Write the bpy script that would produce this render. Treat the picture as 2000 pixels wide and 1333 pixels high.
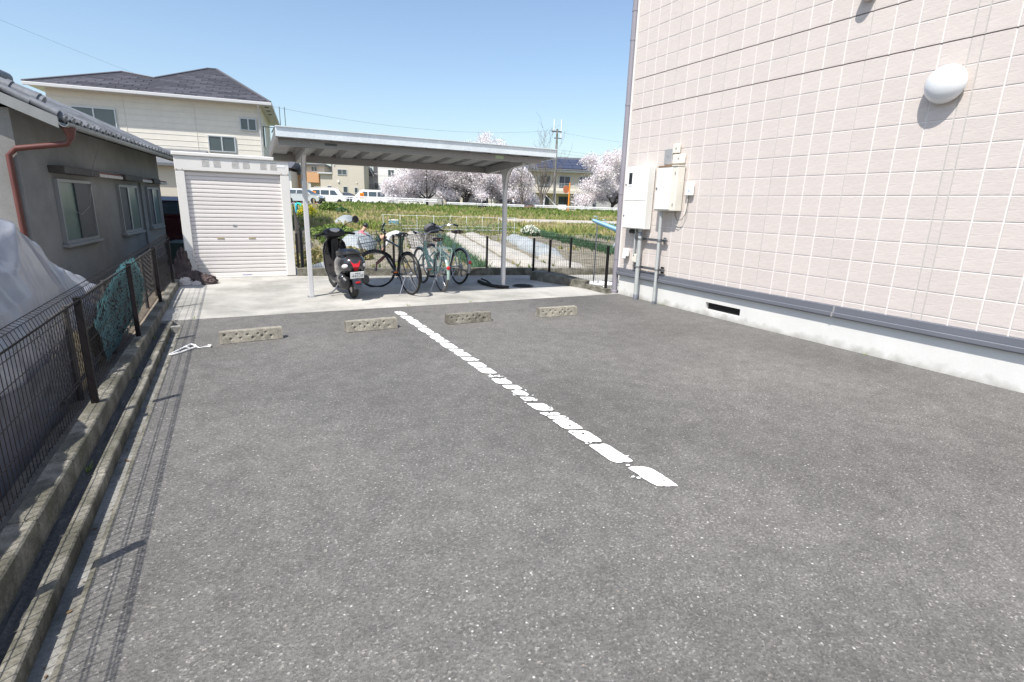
import bpy, math, random
from mathutils import Vector, Matrix, noise
random.seed(11)
PI = math.pi
for o in list(bpy.data.objects): bpy.data.objects.remove(o)
S = bpy.context.scene
C = S.collection
R = math.radians

# ------------------------------------------------------------------ camera
H = 1.45
YAW, PITCH, ROLL, FPX = 0.486785587, 0.249613342, 0.0295770418, 1030.65445
f = Vector((math.sin(YAW)*math.cos(PITCH), math.cos(YAW)*math.cos(PITCH), -math.sin(PITCH)))
r0 = Vector((math.cos(YAW), -math.sin(YAW), 0)); u0 = r0.cross(f)
rv = r0*math.cos(ROLL)+u0*math.sin(ROLL); uv = rv.cross(f)
cam = bpy.data.cameras.new('camera'); co = bpy.data.objects.new('camera', cam); C.objects.link(co)
M = Matrix.Identity(4)
for i in range(3): M[i][0] = rv[i]; M[i][1] = uv[i]; M[i][2] = -f[i]
M[2][3] = H
co.matrix_world = M
cam.sensor_width = 36; cam.lens = 36*FPX/2000; cam.clip_start = .03; cam.clip_end = 3000
S.camera = co

# ------------------------------------------------------------------ sky + sun
AZ, EL = R(33), R(57.5)                 # light travels towards +X and +Y
sd = Vector((math.cos(EL)*math.cos(AZ), math.cos(EL)*math.sin(AZ), -math.sin(EL)))
W = bpy.data.worlds.new('World'); S.world = W; W.use_nodes = True
nt = W.node_tree; bg = nt.nodes['Background']
sk = nt.nodes.new('ShaderNodeTexSky'); sk.sky_type = 'NISHITA'; sk.sun_disc = False
sk.sun_elevation = EL; sk.sun_rotation = math.atan2(-sd.x, -sd.y) % (2*PI)
sk.air_density = 1.15; sk.dust_density = 1.5; sk.ozone_density = 2.2; sk.altitude = 50
nt.links.new(sk.outputs[0], bg.inputs[0]); bg.inputs[1].default_value = .125
sun = bpy.data.lights.new('sun', 'SUN'); sun.energy = 4.35; sun.angle = R(.53); sun.color = (1, .955, .89)
so = bpy.data.objects.new('sun', sun); C.objects.link(so)
so.rotation_euler = sd.to_track_quat('-Z', 'Y').to_euler(); so.location = (-8, -6, 12)
S.view_settings.view_transform = 'Standard'; S.view_settings.look = 'None'
S.view_settings.gamma = 1; S.view_settings.use_curve_mapping = False
S.view_settings.exposure = .62
S.cycles.max_bounces = 6; S.cycles.transparent_max_bounces = 12

# ------------------------------------------------------------------ materials
MATS = {}
def mat(name, col, rough=.7, metal=0, var=.0, vscale=4, fine=0, fscale=60, bump=0, bscale=80, spec=.5, trans=0, emit=None,
        stain=None, sscale=1.2, sthr=.55, coat=0, rnd=0, alpha=1, sss=0, stretch=None):
    """procedural principled: base colour * broad noise * fine noise, optional stain colour, noise bump, per object variation"""
    m = bpy.data.materials.new(name); m.use_nodes = True; MATS[name] = m
    n = m.node_tree.nodes; L = m.node_tree.links; b = n['Principled BSDF']
    b.inputs['Roughness'].default_value = rough; b.inputs['Metallic'].default_value = metal
    b.inputs['Specular IOR Level'].default_value = spec; b.inputs['Coat Weight'].default_value = coat
    b.inputs['Transmission Weight'].default_value = trans; b.inputs['Alpha'].default_value = alpha
    tc = n.new('ShaderNodeTexCoord'); vec = tc.outputs['Object']
    if stretch:
        mp = n.new('ShaderNodeMapping'); mp.inputs['Scale'].default_value = stretch
        L.new(vec, mp.inputs[0]); vec = mp.outputs[0]
    col = tuple(col)+(1,) if len(col) == 3 else col
    cur = None
    def ns(scale, det=4, rgh=.6):
        t = n.new('ShaderNodeTexNoise'); t.inputs['Scale'].default_value = scale; t.inputs['Detail'].default_value = det
        t.inputs['Roughness'].default_value = rgh; L.new(vec, t.inputs['Vector']); return t
    def mulv(src, amt, cin):
        mr = n.new('ShaderNodeMapRange'); mr.inputs[1].default_value = .25; mr.inputs[2].default_value = .75
        mr.inputs[3].default_value = 1-amt; mr.inputs[4].default_value = 1+amt*.6; L.new(src, mr.inputs[0])
        mx = n.new('ShaderNodeMix'); mx.data_type = 'RGBA'; mx.blend_type = 'MULTIPLY'; mx.inputs[0].default_value = 1
        if cin is None: mx.inputs[6].default_value = col
        else: L.new(cin, mx.inputs[6])
        cb = n.new('ShaderNodeCombineColor')
        for k in range(3): L.new(mr.outputs[0], cb.inputs[k])
        L.new(cb.outputs[0], mx.inputs[7]); return mx.outputs[2]
    if stain:
        t = ns(sscale, 8, .65); rp = n.new('ShaderNodeValToRGB'); rp.color_ramp.elements[0].position = sthr-.1; rp.color_ramp.elements[1].position = sthr+.12
        L.new(t.outputs[0], rp.inputs[0])
        mx = n.new('ShaderNodeMix'); mx.data_type = 'RGBA'; mx.inputs[6].default_value = col; mx.inputs[7].default_value = tuple(stain)+(1,)
        L.new(rp.outputs[0], mx.inputs[0]); cur = mx.outputs[2]
    if var: cur = mulv(ns(vscale).outputs[0], var, cur)
    if fine: cur = mulv(ns(fscale, 2).outputs[0], fine, cur)
    if rnd:
        oi = n.new('ShaderNodeObjectInfo'); cur = mulv(oi.outputs['Random'], rnd, cur)
    if cur is None: b.inputs['Base Color'].default_value = col
    else: L.new(cur, b.inputs['Base Color'])
    if bump:
        t = ns(bscale, 5, .7); bp = n.new('ShaderNodeBump'); bp.inputs['Strength'].default_value = bump; bp.inputs['Distance'].default_value = .01
        L.new(t.outputs[0], bp.inputs['Height']); L.new(bp.outputs[0], b.inputs['Normal'])
    if emit: b.inputs['Emission Color'].default_value = tuple(emit)+(1,); b.inputs['Emission Strength'].default_value = 1
    if sss:
        tr = n.new('ShaderNodeBsdfTranslucent'); ms = n.new('ShaderNodeMixShader'); ms.inputs[0].default_value = sss
        if cur is None: tr.inputs[0].default_value = col
        else: L.new(cur, tr.inputs[0])
        out = n['Material Output']; L.new(b.outputs[0], ms.inputs[1]); L.new(tr.outputs[0], ms.inputs[2]); L.new(ms.outputs[0], out.inputs[0])
    return m

def asphalt():
    m = bpy.data.materials.new('asphalt'); m.use_nodes = True
    n = m.node_tree.nodes; L = m.node_tree.links; b = n['Principled BSDF']
    tc = n.new('ShaderNodeTexCoord'); vec = tc.outputs['Object']
    def vor(scale, rand=1, feat='F1'):
        v = n.new('ShaderNodeTexVoronoi'); v.inputs['Scale'].default_value = scale; v.feature = feat; v.inputs['Randomness'].default_value = rand
        L.new(vec, v.inputs['Vector']); return v
    def ramp(src, pts):
        rp = n.new('ShaderNodeValToRGB'); e = rp.color_ramp.elements
        while len(e) < len(pts): e.new(.5)
        for k, (p, c) in enumerate(pts): e[k].position = p; e[k].color = tuple(c)+(1,)
        L.new(src, rp.inputs[0]); return rp.outputs[0]
    v1 = vor(135)
    sp = n.new('ShaderNodeSeparateColor'); L.new(v1.outputs['Color'], sp.inputs[0])
    base = ramp(sp.outputs[0], [(0, (.088, .086, .081)), (.3, (.114, .111, .105)), (.72, (.141, .137, .13)), (.94, (.172, .166, .156)), (1, (.28, .268, .25))])
    # coarse pale stones, few of them
    v2 = vor(62); s2 = n.new('ShaderNodeSeparateColor'); L.new(v2.outputs['Color'], s2.inputs[0])
    pick = ramp(s2.outputs[1], [(.962, (0, 0, 0)), (.985, (.8, .8, .8))])
    core = ramp(v2.outputs['Distance'], [(.2, (1, 1, 1)), (.34, (0, 0, 0))])
    mm = n.new('ShaderNodeMath'); mm.operation = 'MULTIPLY'; L.new(pick, mm.inputs[0]); L.new(core, mm.inputs[1])
    pale = ramp(s2.outputs[2], [(0, (.3, .25, .2)), (.5, (.42, .41, .395)), (1, (.66, .655, .64))])
    mx = n.new('ShaderNodeMix'); mx.data_type = 'RGBA'; L.new(mm.outputs[0], mx.inputs[0]); L.new(base, mx.inputs[6]); L.new(pale, mx.inputs[7])
    # broad patches of wear, tyre polish and dirt
    def noi(s, d): 
        t = n.new('ShaderNodeTexNoise'); t.inputs['Scale'].default_value = s; t.inputs['Detail'].default_value = d; L.new(vec, t.inputs['Vector']); return t.outputs[0]
    p1 = ramp(noi(.5, 6), [(.28, (.74, .735, .73)), (.5, (1, 1, 1)), (.72, (1.2, 1.19, 1.17))])
    p2 = ramp(noi(6, 7), [(.3, (.84, .84, .84)), (.7, (1.1, 1.1, 1.1))])
    m1 = n.new('ShaderNodeMix'); m1.data_type = 'RGBA'; m1.blend_type = 'MULTIPLY'; m1.inputs[0].default_value = 1
    L.new(mx.outputs[2], m1.inputs[6]); L.new(p1, m1.inputs[7])
    m2 = n.new('ShaderNodeMix'); m2.data_type = 'RGBA'; m2.blend_type = 'MULTIPLY'; m2.inputs[0].default_value = 1
    L.new(m1.outputs[2], m2.inputs[6]); L.new(p2, m2.inputs[7])
    L.new(m2.outputs[2], b.inputs['Base Color'])
    b.inputs['Roughness'].default_value = .78; b.inputs['Specular IOR Level'].default_value = .35
    bp = n.new('ShaderNodeBump'); bp.inputs['Strength'].default_value = .45; bp.inputs['Distance'].default_value = .004
    ad = n.new('ShaderNodeMath'); ad.operation = 'ADD'; L.new(v1.outputs['Distance'], ad.inputs[0]); L.new(sp.outputs[1], ad.inputs[1])
    L.new(ad.outputs[0], bp.inputs['Height']); L.new(bp.outputs[0], b.inputs['Normal'])
    return m

m_asphalt = asphalt()
m_conc = mat('slab_concrete', (.45, .437, .405), .85, var=.16, vscale=2.2, fine=.12, fscale=50, bump=.25, bscale=90, stain=(.27, .265, .24), sscale=.8, sthr=.5)
m_conc2 = mat('kerb_concrete', (.27, .255, .215), .9, var=.3, vscale=9, fine=.35, fscale=70, bump=.7, bscale=90, stain=(.11, .105, .08), sscale=5, sthr=.47)
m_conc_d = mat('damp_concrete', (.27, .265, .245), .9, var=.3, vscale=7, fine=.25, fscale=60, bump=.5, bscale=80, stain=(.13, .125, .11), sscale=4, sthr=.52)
m_block = mat('wheel_stop_concrete', (.36, .335, .275), .92, var=.25, vscale=14, fine=.3, fscale=110, bump=.8, bscale=130, stain=(.19, .18, .15), sscale=9, sthr=.53)
m_block2 = mat('mossy_wheel_stop_concrete', (.3, .28, .235), .92, var=.3, vscale=14, fine=.35, fscale=110, bump=.9, bscale=130, stain=(.13, .12, .095), sscale=8, sthr=.5)
m_found = mat('foundation_render', (.66, .655, .63), .8, var=.06, vscale=3, fine=.04, fscale=80, bump=.12, bscale=60)
def splash(m):
    n = m.node_tree.nodes; L = m.node_tree.links; b = n['Principled BSDF']; src = b.inputs['Base Color'].links[0].from_socket
    g = n.new('ShaderNodeNewGeometry'); sx = n.new('ShaderNodeSeparateXYZ'); L.new(g.outputs['Position'], sx.inputs[0])
    t = n.new('ShaderNodeTexNoise'); t.inputs['Scale'].default_value = 7; t.inputs['Detail'].default_value = 8; L.new(g.outputs['Position'], t.inputs['Vector'])
    ma = n.new('ShaderNodeMath'); ma.operation = 'MULTIPLY_ADD'; ma.inputs[1].default_value = -.24; L.new(t.outputs[0], ma.inputs[0]); L.new(sx.outputs[2], ma.inputs[2])
    mr = n.new('ShaderNodeMapRange'); mr.inputs[1].default_value = -.14; mr.inputs[2].default_value = -.04; mr.inputs[3].default_value = .75; mr.inputs[4].default_value = 0; L.new(ma.outputs[0], mr.inputs[0])
    mx = n.new('ShaderNodeMix'); mx.data_type = 'RGBA'; L.new(mr.outputs[0], mx.inputs[0]); L.new(src, mx.inputs[6]); mx.inputs[7].default_value = (.33, .32, .28, 1); L.new(mx.outputs[2], b.inputs['Base Color'])
splash(m_found)
m_tile = mat('siding_tile', (.585, .527, .49), .68, var=.05, vscale=8, fine=.07, fscale=30, bump=.3, bscale=30, rnd=.022, stretch=(1, .55, 3.2))
m_grout = mat('siding_joint', (.70, .665, .64), .7, var=.04, vscale=5)
m_seal = mat('joint_sealant', (.5, .475, .445), .55, var=.08)
m_gap = mat('panel_gap', (.07, .06, .06), .8)
m_flash = mat('grey_flashing', (.19, .2, .23), .45, metal=.35, var=.06)
m_pipe = mat('downpipe_pvc', (.255, .24, .27), .42, var=.1, vscale=3)
m_conduit = mat('conduit_pvc', (.4, .42, .41), .42, var=.12, vscale=6)
m_meter = mat('cream_box_enamel', (.76, .755, .72), .35, var=.04, vscale=4)
m_meter2 = mat('old_cream_enamel', (.7, .67, .59), .4, var=.06, vscale=5)
m_rust = mat('rust', (.3, .14, .05), .9, var=.4, vscale=30)
m_glassdark = mat('dark_glass', (.03, .035, .04), .08, spec=.7)
m_lampw = mat('opal_lamp', (.7, .715, .73), .12, spec=.6, coat=.4)
m_white = mat('white_paint', (.8, .8, .79), .45, var=.04, vscale=6)
m_line = mat('road_paint', (.86, .86, .845), .7, var=.08, vscale=30, fine=.1, fscale=120, bump=.2, bscale=140, stain=(.45, .44, .43), sscale=80, sthr=.68)
m_shed = mat('shed_steel', (.7, .685, .655), .42, var=.04, vscale=3, bump=.02)
m_shutter = mat('shutter_steel', (.72, .68, .655), .4, var=.05, vscale=3, rnd=.05)
m_alu = mat('grey_aluminium', (.27, .262, .255), .42, metal=.55, var=.08, vscale=4)
m_alu_l = mat('pale_aluminium', (.42, .415, .41), .4, metal=.4, var=.06, vscale=3)
m_zinc = mat('galvanised_sheet', (.7, .76, .79), .45, metal=.15, var=.12, vscale=5, fine=.08, fscale=40)
m_post = mat('carport_post', (.6, .595, .6), .42, metal=.25, var=.05)
m_fence = mat('dark_brown_fence', (.010, .008, .009), .6, var=.15, spec=.25)
m_black = mat('black_plastic', (.018, .018, .02), .42, var=.1)
m_blackg = mat('black_gloss', (.012, .012, .014), .16, coat=.6)
m_bodypaint = mat('dark_grey_paint', (.035, .035, .038), .22, metal=.3, coat=.8)
m_rubber = mat('rubber', (.02, .02, .02), .85, fine=.2)
m_rubber_g = mat('grey_rubber', (.11, .105, .1), .9, fine=.2, fscale=90)
m_chrome = mat('chrome', (.75, .75, .76), .15, metal=1)
m_steel = mat('dull_steel', (.45, .45, .46), .35, metal=.9, var=.1)
m_red = mat('red_lens', (.55, .01, .015), .12, coat=.5)
m_clear = mat('clear_lens', (.75, .72, .7), .1, coat=.5)
m_orange = mat('orange_reflector', (.8, .2, .01), .25)
m_plate = mat('plate_white', (.9, .9, .89), .4)
m_ink = mat('plate_ink', (.22, .25, .23), .5)
m_mint = mat('mint_paint', (.33, .5, .42), .28, coat=.5)
m_mintp = mat('pale_mint_paint', (.6, .76, .68), .3, coat=.4)
m_silver = mat('silver_paint', (.55, .58, .6), .3, metal=.5, coat=.4)
m_brown = mat('brown_leather', (.07, .025, .014), .45, var=.2, vscale=20)
m_wire = mat('basket_wire', (.16, .16, .17), .4, metal=.6)
m_stucco = mat('grey_stucco', (.25, .25, .243), .95, var=.14, vscale=2.2, fine=.14, fscale=70, bump=.6, bscale=110, stain=(.2, .2, .193), sscale=.8, sthr=.56)
m_kawara = mat('roof_tile_grey', (.15, .16, .175), .5, var=.3, vscale=9, rnd=.3, spec=.4)
m_gutter = mat('old_gutter', (.22, .23, .23), .5, var=.15, vscale=5)
m_redpipe = mat('red_brown_pipe', (.105, .032, .027), .45, var=.2, vscale=6)
m_wood_d = mat('dark_wood', (.075, .07, .065), .8, var=.25, vscale=8)
m_wood_w = mat('whitewashed_wood', (.52, .5, .47), .7, var=.2, vscale=8)
m_wood_r = mat('red_brown_trim', (.2, .07, .05), .7, var=.2, vscale=8)
m_winold = mat('dull_window_frame', (.27, .28, .285), .5, metal=.2, var=.1)
m_frost = mat('frosted_glass', (.13, .19, .17), .3, var=.2, vscale=3, spec=.6)
m_winalu = mat('window_aluminium', (.5, .52, .53), .4, metal=.4)
m_shutd = mat('grey_screen', (.085, .09, .095), .6, var=.1)
m_cream = mat('cream_siding', (.68, .645, .57), .75, var=.04, vscale=.8, fine=.05, fscale=3)
m_creaml = mat('white_trim', (.52, .525, .53), .5, var=.05)
m_shingle = mat('slate_shingle', (.075, .075, .09), .7, var=.12, vscale=2, rnd=.3, spec=.25)
m_glassg = mat('window_glass', (.05, .07, .08), .07, spec=.8, var=.3, vscale=.6)
m_beige = mat('beige_render', (.5, .46, .385), .85, var=.06, vscale=.5)
m_peach = mat('orange_render', (.52, .3, .16), .85, var=.06, vscale=.5)
m_greyh = mat('grey_house', (.4, .4, .41), .8, var=.08, vscale=.5)
m_whiteh = mat('white_house', (.74, .735, .71), .8, var=.05, vscale=.4)
m_roofd = mat('dark_far_roof', (.1, .1, .115), .6, var=.15, vscale=1)
m_solar = mat('solar_panel', (.05, .055, .085), .22, var=.15, vscale=.8)
m_soil = None
m_ridge = mat('dry_soil_ridge', (.43, .405, .36), .95, var=.22, vscale=1.6, fine=.28, fscale=14, bump=.7, bscale=14)
m_road = mat('far_asphalt', (.22, .22, .22), .85, var=.12, vscale=.5)
m_path = mat('gravel_path', (.42, .385, .33), .95, var=.2, vscale=1, fine=.25, fscale=9)
m_yard = mat('yard_earth', (.24, .2, .155), .95, var=.3, vscale=2, fine=.35, fscale=18, bump=.8, bscale=25)
m_gravel = mat('dark_gravel', (.1, .098, .095), .95, var=.3, vscale=12, fine=.5, fscale=70, bump=1, bscale=70)
m_grass = [mat('grass_green', (.2, .28, .06), .8, rnd=0, var=.35, vscale=.35, sss=.3), mat('grass_dry', (.5, .43, .22), .85, var=.3, vscale=.4, sss=.3),
           mat('grass_dark', (.09, .16, .04), .8, var=.3, vscale=.4, sss=.25), mat('grass_olive', (.32, .34, .11), .85, var=.3, vscale=.4, sss=.3)]
m_leek = mat('leek_leaf', (.07, .15, .075), .6, var=.35, vscale=2, sss=.2)
m_petal = mat('cherry_blossom', (.88, .84, .845), .7, var=.08, vscale=.6, sss=.42)
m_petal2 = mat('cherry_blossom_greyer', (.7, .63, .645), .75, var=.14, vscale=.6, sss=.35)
m_bark = mat('bark', (.085, .07, .06), .95, var=.3, vscale=5, bump=.6, bscale=12)
m_bark2 = mat('pale_bark', (.17, .145, .12), .95, var=.3, vscale=5)
m_flowerw = mat('white_flower', (.82, .82, .72), .7, sss=.3)
m_flowery = mat('yellow_flower', (.7, .6, .03), .7, var=.25, vscale=3, sss=.3)
m_poly = mat('plastic_sheet', (.62, .66, .67), .38, var=.12, vscale=4, bump=.6, bscale=8, sss=.45)
m_polyh = mat('vinyl_sheet', (.43, .44, .475), .24, var=.1, vscale=3, bump=.22, bscale=6, sss=.3, spec=.8, stain=(.32, .33, .37), sscale=1.6, sthr=.55)
m_cloth = mat('brown_cloth', (.085, .062, .06), .85, var=.3, vscale=10, bump=.5, bscale=40)
m_clothw = mat('pale_cloth', (.6, .55, .52), .8, var=.1)
m_net = mat('cyan_net', (.42, .74, .77), .6, var=.2, vscale=8)
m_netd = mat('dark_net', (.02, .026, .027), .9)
m_plywood = mat('weathered_board', (.47, .38, .24), .85, var=.25, vscale=6, stretch=(1, 1, .2))
m_blue = mat('pale_blue_plastic', (.16, .33, .46), .4, var=.08)
m_skin = mat('skin', (.55, .33, .23), .6)
m_orangev = mat('orange_sign', (.85, .27, .02), .6)

# ------------------------------------------------------------------ mesh builder
class MB:
    def __init__(s): s.v = []; s.f = []; s.mi = []
    def add(s, vs, fs, m=None, k=0):
        b = len(s.v); s.v += [tuple(m @ Vector(p)) if m is not None else tuple(p) for p in vs]
        s.f += [tuple(i+b for i in q) for q in fs]; s.mi += [k]*len(fs); return s
    def box(s, x0, x1, y0, y1, z0, z1, c=0, m=None, k=0):
        x0, x1 = min(x0, x1), max(x0, x1); y0, y1 = min(y0, y1), max(y0, y1); z0, z1 = min(z0, z1), max(z0, z1)
        if c <= 0:
            vs = [(x, y, z) for x in (x0, x1) for y in (y0, y1) for z in (z0, z1)]
            return s.add(vs, [(0, 1, 3, 2), (4, 6, 7, 5), (0, 4, 5, 1), (2, 3, 7, 6), (0, 2, 6, 4), (1, 5, 7, 3)], m, k)
        c = min(c, (x1-x0)*.49, (y1-y0)*.49, (z1-z0)*.49)
        X, Y, Z = (x0, x1), (y0, y1), (z0, z1); vs = []
        idx = {}
        for i in (0, 1):
            for j in (0, 1):
                for l in (0, 1):
                    sx, sy, sz = (c if i == 0 else -c), (c if j == 0 else -c), (c if l == 0 else -c)
                    p = (X[i], Y[j], Z[l])
                    for a, q in enumerate(((p[0], p[1]+sy, p[2]+sz), (p[0]+sx, p[1], p[2]+sz), (p[0]+sx, p[1]+sy, p[2]))):
                        idx[i, j, l, a] = len(vs); vs.append(q)
        fs = []
        for i in (0, 1):
            q = [idx[i, 0, 0, 0], idx[i, 0, 1, 0], idx[i, 1, 1, 0], idx[i, 1, 0, 0]]; fs.append(q if i == 0 else q[::-1])
            q = [idx[0, i, 0, 1], idx[1, i, 0, 1], idx[1, i, 1, 1], idx[0, i, 1, 1]]; fs.append(q if i == 0 else q[::-1])
            q = [idx[0, 0, i, 2], idx[0, 1, i, 2], idx[1, 1, i, 2], idx[1, 0, i, 2]]; fs.append(q if i == 0 else q[::-1])
        for a in (0, 1):
            for b in (0, 1):
                q = [idx[a, b, 0, 0], idx[a, b, 1, 0], idx[a, b, 1, 1], idx[a, b, 0, 1]]; fs.append(q if (a == b) is False else q[::-1])
                q = [idx[0, a, b, 1], idx[1, a, b, 1], idx[1, a, b, 2], idx[0, a, b, 2]]; fs.append(q if (a == b) is False else q[::-1])
                q = [idx[a, 0, b, 0], idx[a, 1, b, 0], idx[a, 1, b, 2], idx[a, 0, b, 2]]; fs.append(q if (a == b) else q[::-1])
        for i in (0, 1):
            for j in (0, 1):
                for l in (0, 1):
                    q = [idx[i, j, l, 0], idx[i, j, l, 1], idx[i, j, l, 2]]; fs.append(q if (i+j+l) % 2 == 0 else q[::-1])
        return s.add(vs, fs, m, k)
    def tube(s, path, r, n=6, cap=True, k=0, closed=False, m=None):
        P = [Vector(p) for p in path]; N = len(P); rr = r if isinstance(r, (list, tuple)) else [r]*N
        up = None; vs = []; fs = []
        for i in range(N):
            a = P[i-1] if i > 0 else (P[-1] if closed else P[i]); b = P[i+1] if i < N-1 else (P[0] if closed else P[i])
            t = (b-a)
            t = t.normalized() if t.length > 1e-9 else Vector((0, 0, 1))
            if up is None: up = t.orthogonal().normalized()
            up = (up - t*up.dot(t)); up = up.normalized() if up.length > 1e-6 else t.orthogonal().normalized()
            w = t.cross(up)
            for j in range(n):
                an = 2*PI*j/n; vs.append(P[i]+(up*math.cos(an)+w*math.sin(an))*rr[i])
        L = N if closed else N-1
        for i in range(L):
            for j in range(n):
                i2 = (i+1) % N; fs.append((i*n+j, i*n+(j+1) % n, i2*n+(j+1) % n, i2*n+j))
        if cap and not closed: fs.append(tuple(range(n))[::-1]); fs.append(tuple((N-1)*n+j for j in range(n)))
        return s.add(vs, fs, m, k)
    def loft(s, secs, cap=True, k=0, m=None, closed=True):
        n = len(secs[0]); vs = [p for q in secs for p in q]; fs = []
        for i in range(len(secs)-1):
            for j in range(n if closed else n-1):
                fs.append((i*n+j, i*n+(j+1) % n, (i+1)*n+(j+1) % n, (i+1)*n+j))
        if cap and closed: fs.append(tuple(range(n))[::-1]); fs.append(tuple((len(secs)-1)*n+j for j in range(n)))
        return s.add(vs, fs, m, k)
    def lathe(s, prof, n=20, m=None, k=0):
        secs = [[(r*math.cos(2*PI*j/n), r*math.sin(2*PI*j/n), z) for j in range(n)] for r, z in prof]
        return s.loft(secs, True, k, m)
    def quad(s, a, b, c, d, k=0): return s.add([a, b, c, d], [(0, 1, 2, 3)], None, k)
    def grid(s, fn, nu, nv, k=0, m=None):
        vs = [fn(i/nu, j/nv) for i in range(nu+1) for j in range(nv+1)]
        fs = [(i*(nv+1)+j, (i+1)*(nv+1)+j, (i+1)*(nv+1)+j+1, i*(nv+1)+j+1) for i in range(nu) for j in range(nv)]
        return s.add(vs, fs, m, k)
    def torus(s, Rr, r, n=32, k=8, m=None, sq=1):
        vs = []; fs = []
        for i in range(n):
            a = 2*PI*i/n
            for j in range(k):
                b = 2*PI*j/k; q = Rr+r*math.cos(b); vs.append((q*math.cos(a), r*sq*math.sin(b), q*math.sin(a)))
        for i in range(n):
            for j in range(k): fs.append((i*k+j, i*k+(j+1) % k, ((i+1) % n)*k+(j+1) % k, ((i+1) % n)*k+j))
        return s.add(vs, fs, m)
    def blob(s, c, rx, ry, rz, n=10, mm=6, m=None, k=0, jit=0):
        secs = []
        for i in range(mm+1):
            a = -PI/2+PI*i/mm; q = max(math.cos(a), .02); secs.append([(c[0]+rx*q*math.cos(2*PI*j/n)*(1+random.uniform(-jit, jit)), c[1]+ry*q*math.sin(2*PI*j/n)*(1+random.uniform(-jit, jit)), c[2]+rz*math.sin(a)) for j in range(n)])
        return s.loft(secs, True, k, m)
    def mesh(s, name, mats, smooth=True, ang=38, off=None):
        me = bpy.data.meshes.new(name)
        vs = s.v if off is None else [(x-off[0], y-off[1], z-off[2]) for x, y, z in s.v]
        me.from_pydata(vs, [], s.f)
        for m in (mats if isinstance(mats, (list, tuple)) else [mats]): me.materials.append(m)
        if any(s.mi): me.polygons.foreach_set('material_index', s.mi)
        if smooth:
            me.polygons.foreach_set('use_smooth', [True]*len(me.polygons)); me.set_sharp_from_angle(angle=R(ang))
        me.update(); return me

def wloc(o):
    v = Vector((0, 0, 0))
    while o is not None: v += o.location; o = o.parent
    return v
def link(name, me, parent=None, loc=None):
    o = bpy.data.objects.new(name, me); C.objects.link(o)
    if parent: o.parent = parent
    if loc is not None: o.location = loc
    return o
def tag(o, label=None, cat=None, group=None, kind=None):
    if label: o['label'] = label
    if cat: o['category'] = cat
    if group: o['group'] = group
    if kind: o['kind'] = kind
    return o
def thing(name, label, cat, loc=(0, 0, 0), group=None, rot=None):
    o = bpy.data.objects.new(name, None); o.empty_display_size = .1; C.objects.link(o); o.location = loc
    if rot: o.rotation_euler = rot
    return tag(o, label, cat, group)
def part(name, mb, m, par, world=True, smooth=True, ang=38, label=None, kind=None):
    """world=True: mb is in world coordinates and every ancestor is unrotated; else in the parent's local coordinates"""
    off = wloc(par) if world else None
    o = link(name, mb.mesh(name, m, smooth, ang, off), par)
    return tag(o, label, None, None, kind)
def solo(name, mb, m, label, cat, group=None, base=None, smooth=True, ang=38):
    if base is None:
        n = len(mb.v); base = (sum(p[0] for p in mb.v)/n, sum(p[1] for p in mb.v)/n, min(p[2] for p in mb.v))
    o = link(name, mb.mesh(name, m, smooth, ang, base), None, base); return tag(o, label, cat, group)
def struct(name, mb, m, label, smooth=True, parent=None):
    o = link(name, mb.mesh(name, m, smooth), parent)
    if parent is None: tag(o, label, None, None, 'structure')
    elif label: o['label'] = label
    return o
def copy_tree(o, par=None):
    c = o.copy(); C.objects.link(c)
    if par is not None: c.parent = par
    for ch in o.children: copy_tree(ch, c)
    return c
def lerp(a, b, t): return a+(b-a)*t
def rot(ax, a): return Matrix.Rotation(a, 4, ax)
def T(x, y, z): return Matrix.Translation((x, y, z))

# background frame: s metres ahead, t metres to the right, turned 18 degrees
PH = R(18)
def F(s, t, z=0): return Vector((math.sin(PH)*s+math.cos(PH)*t, math.cos(PH)*s-math.sin(PH)*t, z))
def FM(s, t, z=0, turn=0): return T(*F(s, t, z)) @ rot('Z', -PH+turn)     # local x = right, y = ahead
def interp(x, pts):
    if x <= pts[0][0]: return pts[0][1]
    for (a, va), (b, vb) in zip(pts, pts[1:]):
        if x <= b: return va+(vb-va)*(x-a)/(b-a)
    return pts[-1][1]
def hgt(s, t):
    k = max(0, min(1, (-t-5)/6)); st = lerp(66, 57, k); top = 1.02-.006*max(-12, min(30, t))
    p = [(0, -.45), (14, -.42), (30, -.29), (34.5, -.24), (38, -.12), (45, .06), (46.5, .1), (51, .3), (53, .33), (st-5, top-.28), (st-2, top-.06), (st, top), (900, top)]
    if k > .01: p = [(0, -.45), (14, -.42), (30, -.27), (34.5, -.2), (40, -.0), (st-6, .55), (st, top), (900, top)]
    return interp(s, p)
def hxy(x, y): return hgt(x*math.sin(PH)+y*math.cos(PH), x*math.cos(PH)-y*math.sin(PH))

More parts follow.
